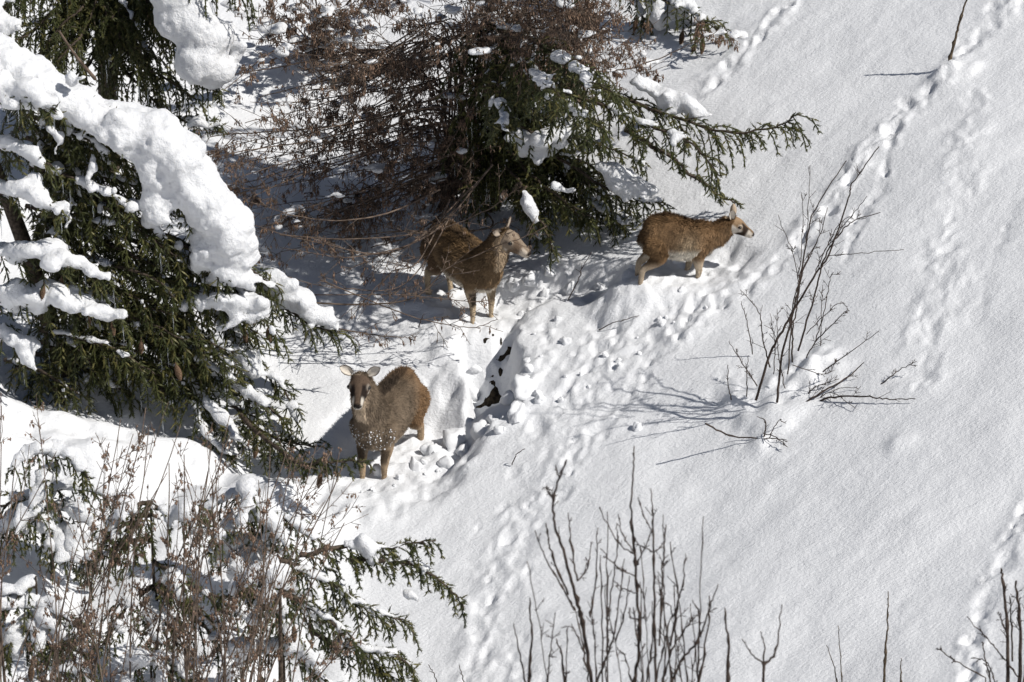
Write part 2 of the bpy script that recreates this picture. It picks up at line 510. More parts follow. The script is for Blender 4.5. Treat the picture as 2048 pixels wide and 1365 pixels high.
    ny, nx = HH.shape
    v = np.stack([x, y, HH], -1).reshape(-1, 3)
    i = np.arange(ny - 1)[:, None] * nx + np.arange(nx - 1)[None]
    q = np.stack([i, i + 1, i + nx + 1, i + nx], -1).reshape(-1, 4)
    mb = MB(); mb.add(v, None, q)
    o = mb.build('snow_slope', M_GROUND)
    o['kind'] = 'structure'; o['label'] = 'steep snow covered hillside with animal tracks'
    return o


GROUND = build_ground()


def H(x, y):
    i = int(np.clip(np.searchsorted(GX, x) - 1, 0, len(GX) - 2)); j = int(np.clip(np.searchsorted(GY, y) - 1, 0, len(GY) - 2))
    a = (x - GX[i]) / (GX[i + 1] - GX[i]); b = (y - GY[j]) / (GY[j + 1] - GY[j])
    return (HH[j, i] * (1 - a) + HH[j, i + 1] * a) * (1 - b) + (HH[j + 1, i] * (1 - a) + HH[j + 1, i + 1] * a) * b


def G(px, py):
    """ground point seen at a photograph pixel"""
    d = ray(px, py); t = 28.0
    prev = t
    while t < 70:
        q = CAM + t * d
        if q[2] < H(q[0], q[1]): break
        prev = t; t += 0.08
    a, b = prev, t
    for _ in range(12):
        m = (a + b) / 2; q = CAM + m * d
        if q[2] < H(q[0], q[1]): b = m
        else: a = m
    return CAM + b * d


def PA(px, py, Y, gap=0.08):
    """like P but never under the snow"""
    for _ in range(60):
        p = P(px, py, Y)
        if p[2] > H(p[0], p[1]) + gap: return p
        Y -= 0.06
    return p


# broken clods of snow lying in and beside the trampled trench (pieces of the slope)
def clods():
    v0, f0 = ICO3; temps = []
    for k in range(8):
        n = noise3(v0[:, 0] * 1.4 + k * 7, v0[:, 1] * 1.4, v0[:, 2] * 1.4, 70 + k) * .42 + noise3(v0[:, 0] * 3.4 + k, v0[:, 1] * 3.4, v0[:, 2] * 3.4, 80 + k) * .24
        v = v0 * (1 + n)[:, None]; rk = np.random.default_rng(k)
        for _ in range(3):          # broken faces
            nn = nrm(rk.normal(0, 1, 3)); h = 0.55 + 0.25 * rk.random(); e = v @ nn
            v = v - np.maximum(0, e - h)[:, None] * nn * .6
        mb = MB(); mb.add(v, f0)
        ob = mb.build('snow_clod', M_CLOD); temps.append(ob.data); bpy.data.objects.remove(ob)
    rng = np.random.default_rng(11)
    spots = []
    for _ in range(60):
        pl = [ROUGH[0][0], ROUGH[1][0], ROUGH[1][0], ROUGH[2][0]][rng.integers(4)]
        k = rng.integers(len(pl) - 1); c = pl[k] + (pl[k + 1] - pl[k]) * rng.random() + rng.normal(0, 0.15, 2)
        spots.append((c[0], c[1], 0.016 + 0.04 * rng.random() ** 2.5))
    for px, py, r in ((1045, 785, 0.115), (1015, 800, 0.07), (905, 890, 0.10), (965, 868, 0.085), (1035, 830, 0.09), (860, 905, 0.07), (985, 845, 0.06), (760, 948, 0.07), (830, 935, 0.08), (1080, 800, 0.05), (925, 905, 0.06),
                      (1062, 560, 0.07), (1100, 545, 0.06), (1030, 570, 0.06), (1140, 580, 0.06), (1090, 590, 0.05), (1200, 575, 0.05), (895, 930, 0.06), (1275, 858, 0.05), (945, 790, 0.07), (955, 740, 0.05)):
        g = G(px, py); spots.append((g[0], g[1], r))
    for x, y, r in spots:
        o = bpy.data.objects.new('snow_clod', temps[rng.integers(8)]); COL.objects.link(o)
        o.parent = GROUND
        o.location = (x, y, H(x, y) + r * 0.08)
        o.rotation_euler = tuple(rng.random(3) * 6.28)
        o.scale = (r * (0.8 + 0.5 * rng.random()), r * (0.8 + 0.5 * rng.random()), r * (0.65 + 0.4 * rng.random()))
    # bare earth dug free in the pit
    c0 = G(985, 735); gx, gy = np.meshgrid(np.arange(c0[0] - .42, c0[0] + .42, .011), np.arange(c0[1] - .5, c0[1] + .5, .011))
    gz = np.array([H(a, b) for a, b in zip(gx.ravel(), gy.ravel())]).reshape(gx.shape)
    n = noise2(gx * 6, gy * 6, 91) * .5 + noise2(gx * 13, gy * 13, 92) * .5 + noise2(gx * 30, gy * 30, 93) * .35
    dd = np.hypot((gx - c0[0]) / .30, (gy - c0[1] - .03) / .45)
    sl = np.hypot(*np.gradient(gz, .011)); gz = gz - .06 * sstep(1.2, 2.2, sl)
    gz = gz + .034 * (n - .16) - .07 * np.maximum(0, dd - .5) - .3 * np.maximum(0, gy - c0[1] - .16)
    ny, nx = gz.shape; i = np.arange(ny - 1)[:, None] * nx + np.arange(nx - 1)[None]
    mb = MB(); mb.add(np.stack([gx, gy, gz], -1).reshape(-1, 3), None, np.stack([i, i + 1, i + nx + 1, i + nx], -1).reshape(-1, 4))
    o = mb.build('bare_soil', M_SOIL, GROUND); o['kind'] = 'stuff'


clods()
print('ground done', len(HH.ravel()))


# ------------------------------------------------------------------ spruces
NEEDLES_T = None


def needles(mb, org, dirs, lens, col, nl=0.029, count=18, width=0.0090, rng=RNG):
    """bottle-brush needle shoots, every needle one blade"""
    m = len(org)
    if not m: return
    D = nrm(dirs)
    ref = np.where(np.abs(D[:, 2:3]) > 0.9, np.array([[1., 0, 0]]), np.array([[0., 0, 1.]]))
    A = nrm(cross(D, ref)); B = cross(D, A)
    s = rng.random((m, count)); ang = rng.random((m, count)) * 2 * math.pi
    R = np.cos(ang)[..., None] * A[:, None] + np.sin(ang)[..., None] * B[:, None]
    Tn = -np.sin(ang)[..., None] * A[:, None] + np.cos(ang)[..., None] * B[:, None]
    base = org[:, None] + D[:, None] * (s * lens[:, None])[..., None]
    L = nl * (0.65 + 0.55 * rng.random((m, count))) * (1 - 0.25 * s)
    al = math.radians(60) - 0.30 * s
    tip = base + L[..., None] * (np.cos(al)[..., None] * D[:, None] + np.sin(al)[..., None] * R)
    hw = (Tn * 0.6 + D[:, None] * 0.4) * width * 0.5
    v = np.stack([base - hw, base + hw, tip], 2).reshape(-1, 3)
    t = np.arange(len(v)).reshape(-1, 3)
    c = np.repeat(col, count * 3, axis=0) * (0.75 + 0.5 * rng.random((m * count, 1)).repeat(3, 0))
    mb.add(v, t, None, c)
    # the packed heart of each shoot
    a = np.arange(3) * 2.0944
    ring = np.cos(a)[None, :, None] * A[:, None] + np.sin(a)[None, :, None] * B[:, None]
    mid = org + D * (lens * .5)[:, None]
    v = np.concatenate([org[:, None], mid[:, None] + ring * (nl * .30), (org + D * (lens * 1.0)[:, None])[:, None]], 1).reshape(-1, 3)
    f = np.array([[0, 1, 2], [0, 2, 3], [0, 3, 1], [1, 4, 2], [2, 4, 3], [3, 4, 1]])
    mb.add(v, (f[None] + (np.arange(m) * 5)[:, None, None]).reshape(-1, 3), None, np.repeat(col * .9, 5, axis=0))


G_DARK = np.array([0.034, 0.042, 0.014]); G_MID = np.array([0.076, 0.082, 0.025]); G_TIP = np.array([0.122, 0.112, 0.037])


class Spruce:
    def __init__(s, label, base, group='spruces in the snow', top=None, r=0.11, name='spruce_tree'):
        s.root = thing(name, label, 'tree', base, group); s.base = np.array(base, float)
        s.rng = np.random.default_rng(int(abs(base[0] * 1000) + abs(base[1]) * 77) + 5)
        top = np.array(top if top is not None else s.base + np.array([0, 0, 5.5]))
        mb = MB(); pts = catmull([s.base - Z * 0.4, s.base + (top - s.base) * 0.35, top], 10)
        mb.tube(pts, np.linspace(r, r * 0.35, len(pts)), 10)
        mb.build('trunk', M_SPRUCE_BARK, s.root, s.base); s.top = top

    def crown(s, n=8, length=.6, low=.3):
        """short boughs in whorls round the leader, above the picture's edge"""
        for i in range(n):
            a = i * 2.4 + s.rng.random(); f = low * i / n; p = s.top + (s.base - s.top) * (.02 + f); l = length * (.45 + .8 * i / n)
            d = np.array([math.cos(a), math.sin(a), 0])
            s.bough([p, p + d * l * .55 + Z * .03, p + d * l - Z * .25 * l], sec=.34, droop=.7, dens=13, snow=.5, sr=.06, sprig=.12)

    def bough(s, ctrl, sec=0.32, droop=0.7, dens=13, r0=0.022, snow=0.6, sr=0.07, sprig=0.105, cones=0, icicles=0, extra=(), lump=0.020, tipup=0.0, needle_dens=1.0, bare=0.0, secsnow=0.5, voxel=0.024):
        """one bough: wood (axis and hanging side shoots) > needles, snow load, cones, icicles"""
        rng = s.rng
        ax = catmull(ctrl, 10); n = len(ax); ax[1:] += np.cumsum(rng.normal(0, .007, (n - 1, 3)), axis=0) - np.linspace(0, 1, n - 1)[:, None] * .0
        L = np.r_[0, np.cumsum(np.linalg.norm(np.diff(ax, axis=0), axis=1))]; LT = L[-1]
        wood = MB(); wood.tube(ax, np.linspace(r0, 0.005, n), 6)
        org, dr, ln, col = [], [], [], []
        blobs = []; hang = []
        k = int(LT * dens)
        for q in range(k):
            t = bare + (1 - bare) * (q + rng.random()) / k
            a = t * LT; p = np.array([np.interp(a, L, ax[:, c]) for c in range(3)])
            i = min(int(np.searchsorted(L, a)), n - 1); T = nrm(ax[min(i + 1, n - 1)] - ax[max(i - 1, 0)])
            S = cross(T, Z); S = nrm(S) * (1 if q % 2 else -1)
            l = sec * (0.55 + 0.7 * rng.random()) * (1 - 0.45 * t) * (0.55 + 0.45 * min(1, t * 4))
            d = nrm(0.65 * T + S * (0.25 + 0.8 * rng.random()) + Z * rng.normal(0.12, 0.38) + rng.normal(0, 0.12, 3))
            m = max(3, int(l / 0.056)); st = l / m
            pts = [p]; cd = d
            for j in range(m):
                aa = droop * ((j + 1) / m) ** 0.75
                cd = nrm(d * (1 - aa) + np.array([0, 0, -1.0]) * aa + rng.normal(0, 0.06, 3) + Z * tipup * (j / m) ** 2)
                pts.append(pts[-1] + cd * st)
            pts = np.array(pts)
            wood.tube(pts[::2], np.linspace(0.0055, 0.0022, len(pts[::2])), 3)
            tt = nrm(np.gradient(pts, axis=0)); sd = nrm(cross(tt, Z + rng.normal(0, 0.3, 3)))
            tone = rng.random()
            for j in range(1, len(pts)):
                f = j / m
                for sg in (-1, 1):
                    if rng.random() < 0.22: continue
                    org.append(pts[j]); dr.append(tt[j] * 0.7 + sd[j] * sg * (0.95 - 0.35 * f) + np.array([0, 0, -0.25 * droop]) + rng.normal(0, 0.22, 3))
                    ln.append(sprig * (0.6 + 0.6 * rng.random()) * (1 - 0.35 * f))
                    g = G_DARK * (1 - tone) + G_MID * tone if rng.random() < 0.75 else G_TIP
                    col.append(g * (0.8 + 0.4 * rng.random()))
                org.append(pts[j - 1]); dr.append(tt[j]); ln.append(st * 1.5); col.append((G_DARK * (1 - tone) + G_MID * tone))
            if rng.random() < snow * secsnow:
                for j in range(1, max(2, int(m * (0.35 + 0.5 * rng.random())))):
                    rr = sr * (0.45 + 0.5 * rng.random()) * (1 - 0.5 * j / m)
                    blobs.append((pts[j] + Z * rr * 0.35, rr * 1.15, rr * 1.15, rr * 0.75))
            hang.append(pts[-1])
        for a in np.arange(bare * LT, LT, .028):          # shoots on the limb itself
            p = np.array([np.interp(a, L, ax[:, c]) for c in range(3)]); i = min(int(np.searchsorted(L, a)), n - 1); T = nrm(ax[min(i + 1, n - 1)] - ax[max(i - 1, 0)])
            org.append(p); dr.append(T * .7 + rng.normal(0, .6, 3) + Z * .25); ln.append(sprig * (.45 + .6 * rng.random())); col.append((G_DARK + (G_TIP - G_DARK) * rng.random()))
        for q in range(int(LT / max(0.03, sr * 0.55))):
            a = rng.random() * LT
            if noise2(np.array([a * 2.3]), np.array([ctrl[0][0] * 7.]), 3)[0] * 0.5 + 0.5 > snow + 0.15: continue
            p = np.array([np.interp(a, L, ax[:, c]) for c in range(3)])
            rr = sr * (0.7 + 0.6 * rng.random()) * (1 - 0.4 * a / LT)
            blobs.append((p + Z * rr * 0.45 + rng.normal(0, rr * 0.3, 3) * np.array([1, 1, 0.2]), rr * 1.25, rr * 1.25, rr * 0.85))
        for e in extra:          # ragged edges: smaller lumps caught lower in the shoots
            blobs.append((e[0] - Z * .015, e[1] * .92, e[2] * .92, e[3] * .92))
            for _ in range(1 if e[1] < .12 else 0):
                f = .25 + .3 * rng.random(); blobs.append((e[0] + rng.normal(0, .75, 3) * np.array([e[1], e[2], e[3] * .7]) - Z * e[3] * .35, e[1] * f, e[2] * f, e[3] * f * (1 + rng.random())))
        b = wood.build('bough', M_SPRUCE_BARK, s.root, s.base)
        nd = MB(); needles(nd, np.array(org), np.array(dr), np.array(ln), np.array(col), count=int(16 * needle_dens), rng=rng)
        o = nd.build('needles', M_NEEDLE, b, s.base, smooth=False); o['kind'] = 'stuff'
        if blobs:
            snow_objects(blobs, b, s.base, voxel, lump, int(rng.integers(1000)))
        for q in range(cones):
            p = hang[rng.integers(len(hang))] if len(hang) else ax[-1]
            c = bpy.data.objects.new('spruce_cone', CONE); COL.objects.link(c); c.parent = b
            c.location = p - s.base; c.rotation_euler = (rng.normal(0, 0.12), rng.normal(0, 0.12), rng.random() * 6)
            f = 0.8 + 0.4 * rng.random(); c.scale = (f, f, f)
        for q in range(icicles):
            p = hang[rng.integers(len(hang))]
            c = bpy.data.objects.new('icicle', ICICLE); COL.objects.link(c); c.parent = b
            c.location = p - s.base + np.array([0, 0, 0.02]); f = 0.6 + 0.9 * rng.random(); c.scale = (1, 1, f)
        return b


def make_cone():
    mb = MB(); n = 11
    for k in range(n):           # overlapping rings of scales
        z = -0.012 - 0.125 * k / n; r = 0.019 * math.sin(math.pi * (0.18 + 0.78 * k / n)) + 0.004
        a = np.arange(8) * 2 * math.pi / 8 + k * 0.4
        top = np.stack([np.cos(a) * r * 0.55, np.sin(a) * r * 0.55, np.full(8, z)], -1)
        bot = np.stack([np.cos(a) * r * 1.12, np.sin(a) * r * 1.12, np.full(8, z - 0.017)], -1)
        mb.add(np.vstack([top, bot]), None, [[j, (j + 1) % 8, 8 + (j + 1) % 8, 8 + j] for j in range(8)])
    mb.tube([(0, 0, 0.01), (0, 0, -0.06), (0, 0, -0.14)], [0.005, 0.012, 0.004], 6)
    o = mb.build('spruce_cone', M_CONE, smooth=False); me = o.data; bpy.data.objects.remove(o); return me


def make_icicle():
    mb = MB(); z = np.linspace(0, -0.16, 9)
    r = np.linspace(0.0075, 0.001, 9) * (1 + 0.25 * np.sin(np.arange(9) * 2.3))
    mb.tube(np.stack([0.002 * np.sin(z * 40), 0 * z, z], -1), r, 6)
    o = mb.build('icicle', M_ICE); me = o.data; bpy.data.objects.remove(o); return me


CONE = make_cone(); ICICLE = make_icicle()


def B(px, py, Y, rx, ry=None, rz=None):
    return (P(px, py, Y), rx, ry or rx, rz or rx * 0.8)


def pp(*a): return [P(*q) for q in a]


def snow_ridge(pts, step=0.09, jit=0.25, flat=0.8, seed=0, yw=1.0):
    """blobs along a pixel polyline: (px,py,Y,r)"""
    rng = np.random.default_rng(seed); out = []
    c = np.array([[*P(a, b, Y), r] for a, b, Y, r in pts]); c = catmull(c, 12)
    L = np.r_[0, np.cumsum(np.linalg.norm(np.diff(c[:, :3], axis=0), axis=1))]
    for a in np.arange(0, L[-1], step):
        q = np.array([np.interp(a, L, c[:, k]) for k in range(4)]); r = q[3] * (0.88 + 0.26 * rng.random())
        out.append((q[:3] + rng.normal(0, jit * r, 3), r, r * yw, r * flat))
    return out


# --- the big snow laden spruce at the left
def left_spruce():
    base = G(150, 740)
    Y0 = base[1]
    t = Spruce('large drooping spruce with a thick ridge of snow, left of the facing mouflon', base, top=P(-170, -60, Y0), r=0.10)
    Y = Y0
    ridge = snow_ridge([(-80, 70, Y - .35, .17), (20, 125, Y - .38, .19), (130, 190, Y - .40, .19), (235, 240, Y - .42, .19), (320, 275, Y - .45, .22), (385, 350, Y - .48, .24), (445, 440, Y - .5, .22), (480, 520, Y - .5, .17)], 0.04, 0.08, 0.75, 1, 1.35)
    ridge += snow_ridge([(215, 225, Y - .6, .11), (240, 265, Y - .66, .10), (290, 330, Y - .62, .12), (310, 400, Y - .62, .12), (345, 390, Y - .66, .10), (300, 440, Y - .6, .07)], 0.06, 0.3, 0.8, 2)
    ridge += snow_ridge([(420, 480, Y - .62, .10), (400, 520, Y - .66, .08), (455, 540, Y - .6, .10), (520, 560, Y - .5, .07)], 0.05, 0.3, 0.8, 3)
    rr_ = np.random.default_rng(17)          # ragged apron below the ridge
    for px, py, n_ in ((60, 170, 5), (150, 235, 7), (230, 290, 8), (290, 360, 9), (340, 430, 9), (390, 490, 8), (440, 545, 6)):
        for _ in range(n_):
            r_ = .025 + .05 * rr_.random(); ridge.append(B(px + rr_.normal(0, 38), py + rr_.normal(0, 34), Y - .55 - .12 * rr_.random(), r_, r_, r_ * (.7 + .8 * rr_.random())))
    t.bough(pp((-80, 110, Y - .2), (100, 215, Y - .3), (260, 290, Y - .4), (380, 400, Y - .45), (480, 540, Y - .5), (540, 590, Y - .5)), sec=0.5, droop=0.78, dens=26, r0=0.035, snow=0.25, sr=0.06, extra=ridge, cones=5, icicles=14, lump=0.028)
    tip = snow_ridge([(545, 560, Y - .2, .10), (590, 595, Y - .15, .115), (630, 625, Y - .15, .09), (665, 645, Y - .15, .05), (680, 655, Y - .15, .03)], 0.04, 0.25, 0.75, 4)
    t.bough(pp((440, 500, Y - .2), (540, 585, Y - .2), (620, 640, Y - .15), (690, 665, Y - .15)), sec=0.38, droop=0.8, dens=24, snow=0.3, sr=0.04, extra=tip, cones=5, icicles=8)
    low = snow_ridge([(380, 600, Y - .5, .07), (430, 590, Y - .6, .09), (500, 600, Y - .6, .08), (540, 610, Y - .5, .06), (470, 640, Y - .65, .06), (440, 660, Y - .65, .05)], 0.04, 0.35, 0.75, 5)
    t.bough(pp((300, 560, Y - .3), (420, 590, Y - .5), (500, 620, Y - .6), (560, 670, Y - .6)), sec=0.42, droop=0.78, dens=22, snow=0.35, sr=0.05, extra=low, cones=4, icicles=6)
    # shelves on the left, each loaded
    shelf = [((-60, 175, -.5), (40, 185, -.7), (115, 225, -.8), .11, .3), ((-60, 285, -.5), (60, 310, -.7), (95, 345, -.8), .06, .3),
             ((-60, 395, -.6), (50, 390, -.8), (130, 430, -.9), .085, .3), ((-60, 505, -.6), (90, 510, -.9), (220, 560, -1.0), .085, .32),
             ((-40, 600, -.6), (110, 595, -.95), (245, 640, -1.05), .10, .34), ((-60, 650, -.6), (30, 690, -.9), (70, 740, -1.0), .07, .3),
             ((60, 330, -.4), (180, 370, -.6), (260, 420, -.7), .05, .36), ((80, 430, -.3), (250, 450, -.6), (350, 500, -.7), .045, .4),
             ((100, 520, -.3), (270, 540, -.6), (360, 590, -.7), .04, .4), ((100, 600, -.3), (260, 640, -.6), (370, 690, -.7), .05, .42),
             ((80, 660, -.3), (200, 690, -.7), (300, 750, -.8), .035, .42), ((200, 640, -.2), (330, 700, -.5), (420, 760, -.6), .05, .42),
             ((10, 720, -.3), (90, 750, -.6), (180, 800, -.7), .03, .36), ((220, 720, -.2), (300, 760, -.5), (350, 810, -.6), .03, .36)]
    for i, (a, b, c, sr, sec) in enumerate(shelf):
        big = i < 6
        ex = snow_ridge([(a[0], a[1] - 12, Y + a[2], sr), (b[0], b[1] - 14, Y + b[2], sr * 1.1), ((b[0] + c[0]) / 2, (b[1] + c[1]) / 2 - 12, Y + (b[2] + c[2]) / 2, sr), (c[0], c[1] - 8, Y + c[2], sr * .55)], 0.05, 0.35, 0.75, 20 + i) if big else ()
        t.bough([P(q[0], q[1], Y + q[2]) for q in (a, b, c)], sec=sec, droop=0.78 if not big else 0.7, dens=20, snow=0.55 if big else 0.3, sr=sr if not big else sr * .6, extra=ex, cones=2 if i in (3, 4, 9) else 0, icicles=3 if i % 2 else 4)
    # lower right: open sprays sweeping down to the facing mouflon
    low = [((330, 660, -.2), (440, 740, -.5), (540, 810, -.7), (590, 850, -.8), .05), ((380, 720, -.3), (470, 820, -.6), (560, 890, -.9), (640, 905, -1.05), .055),
           ((300, 680, -.3), (400, 800, -.6), (480, 890, -.9), (560, 935, -1.0), .05), ((340, 700, -.3), (390, 820, -.6), (420, 890, -.8), (470, 930, -.9), .05),
           ((430, 640, -.2), (500, 720, -.3), (560, 780, -.5), (600, 860, -.7), .05)]
    for i, (a, b, c, d, sr) in enumerate(low):
        ex = [(), (), (), (), [B(495, 722, Y - .4, .10, .1, .12), B(510, 745, Y - .42, .09), B(478, 705, Y - .4, .08)]][i]
        t.bough([P(q[0], q[1], Y + q[2]) for q in (a, b, c, d)], sec=0.34, droop=0.55, dens=17, snow=0.5, sr=sr, icicles=3, extra=ex, sprig=0.095)
    t.bough(pp((480, 830, Y - .9), (590, 915, Y - 1.6), (650, 908, Y - 1.85), (735, 912, Y - 1.95)), sec=0.2, droop=0.8, dens=26, snow=0.12, sr=0.02, cones=2, sprig=0.07)
    # dense dark inner boughs behind, which fill the crown
    for i in range(27):
        a = t.rng.random(); py = 180 + 590 * i / 26
        x1 = 60 + 360 * ((i * 0.618) % 1) + (60 if py > 450 else 0); x0 = 40 + 90 * t.rng.random()
        t.bough(pp((x0, py - 40, Y), (x0 + (x1 - x0) * .5, py - 5, Y - .25 - .3 * a), (x1, py + 50, Y - .3 - .4 * a)), sec=0.42, droop=0.8, dens=24, snow=0.30, sr=0.045, icicles=1, secsnow=0.62)
    for i in range(16):
        f = t.rng.random(4); py = 520 + 250 * i / 15; x1 = 330 + 230 * f[0]
        t.bough(pp((x1 - 190, py - 70, Y - .1), (x1 - 90, py - 30, Y - .2 - .3 * f[1]), (x1, py + 30, Y - .25 - .45 * f[1])), sec=0.36, droop=0.78, dens=20, snow=0.36, sr=0.05, icicles=1, secsnow=0.62)
    for i in range(12):          # boughs on the far side of the trunk
        f = t.rng.random(3); py = 230 + 500 * i / 11; x1 = 30 + 400 * ((i * .618) % 1)
        t.bough(pp((90, py - 60, Y), ((90 + x1) / 2, py - 20, Y + .15), (x1, py + 40, Y + .25 + .2 * f[0])), sec=0.55, droop=0.85, dens=14, snow=0.1, sr=0.04, sprig=.16, secsnow=.3)
    t.crown(6, .8, 0.2)


left_spruce()


def upper_left_spruce():
    base = G(215, 330); Y = base[1]
    t = Spruce('spruce with long hanging shoots behind the snow ridge, top left corner', base, top=P(215, -400, Y), r=0.12)
    cap = snow_ridge([(350, -30, Y - 1.0, .20), (375, 40, Y - 1.05, .22), (400, 95, Y - 1.1, .22), (430, 130, Y - 1.1, .17), (395, 150, Y - 1.15, .10)], 0.06, 0.35, 0.95, 41)
    cap += snow_ridge([(460, 60, Y - 1.0, .08), (480, 100, Y - 1.0, .07), (470, 120, Y - 1.0, .06)], 0.05, 0.3, 0.9, 42)
    t.bough(pp((215, -90, Y - .2), (310, 10, Y - .8), (400, 100, Y - 1.0), (460, 160, Y - 1.05)), sec=0.42, droop=0.97, dens=26, snow=0.2, sr=0.05, extra=cap, icicles=14)
    corner = [B(-5, 40, Y - 1.2, .13, .13, .12), B(25, 45, Y - 1.25, .10), B(-20, 10, Y - 1.2, .12), B(10, 62, Y - 1.25, .08)]
    t.bough(pp((120, -120, Y - .2), (40, -20, Y - .9), (-20, 60, Y - 1.2)), sec=0.4, droop=0.95, dens=20, snow=0.3, sr=0.05, extra=corner)
    rows = [((215, -160), (180, -60), (120, 10)), ((215, -120), (240, -30), (260, 40)), ((210, -60), (150, 20), (90, 80)), ((215, -30), (230, 60), (280, 110)),
            ((210, 10), (160, 70), (110, 130)), ((215, 30), (250, 90), (310, 160)), ((215, 60), (190, 110), (170, 170)), ((215, 80), (300, 130), (380, 190)),
            ((215, -60), (320, 20), (400, 150)), ((215, -150), (330, -90), (500, 0)), ((215, -180), (100, -80), (30, 0)), ((215, 110), (260, 150), (320, 210))]
    for i, (a, b, c) in enumerate(rows):
        d = 0.15 + 0.12 * (i % 5)
        t.bough(pp((*a, Y - .05), (*b, Y - .3 - d), (*c, Y - .5 - d)), sec=0.62, droop=0.97, dens=20, snow=0.16, sr=0.035, sprig=0.07, icicles=3, secsnow=0.25)
    for i in range(20):
        f = t.rng.random(4); a = (215 + 60 * (f[0] - .5), -140 + 200 * f[1])
        c = (-20 + 440 * ((i * .618 + .1) % 1), 10 + 130 * f[2])
        t.bough(pp((*a, Y - .1), ((a[0] + c[0]) / 2, (a[1] + c[1]) / 2 - 15, Y - .3 - .3 * f[3]), (*c, Y - .5 - .5 * f[3])), sec=0.55, droop=0.97, dens=20, snow=0.08, sr=0.035, sprig=0.07, icicles=1, secsnow=0.25)
    # a broken dead limb
    mb = MB(); mb.tube(catmull(pp((118, 62, Y - 1.25), (150, 110, Y - 1.25), (190, 158, Y - 1.25)), 5), np.linspace(0.01, 0.018, 11), 6)
    o = mb.build('dead_limb', M_HAZEL, t.root, t.base); o['label'] = 'bare broken brown limb'
    # small loaded tuft sticking out beside the ridge
    t.bough(pp((340, 230, Y - .8), (400, 250, Y - 1.0), (450, 258, Y - 1.05)), sec=0.2, droop=0.5, dens=30, snow=0.2, sr=0.03, extra=[B(395, 240, Y - 1.02, .07), B(415, 250, Y - 1.03, .05), B(440, 244, Y - 1.03, .04), B(380, 248, Y - 1.0, .045)], icicles=2)
    t.crown(6, .8, 0.3)


upper_left_spruce()


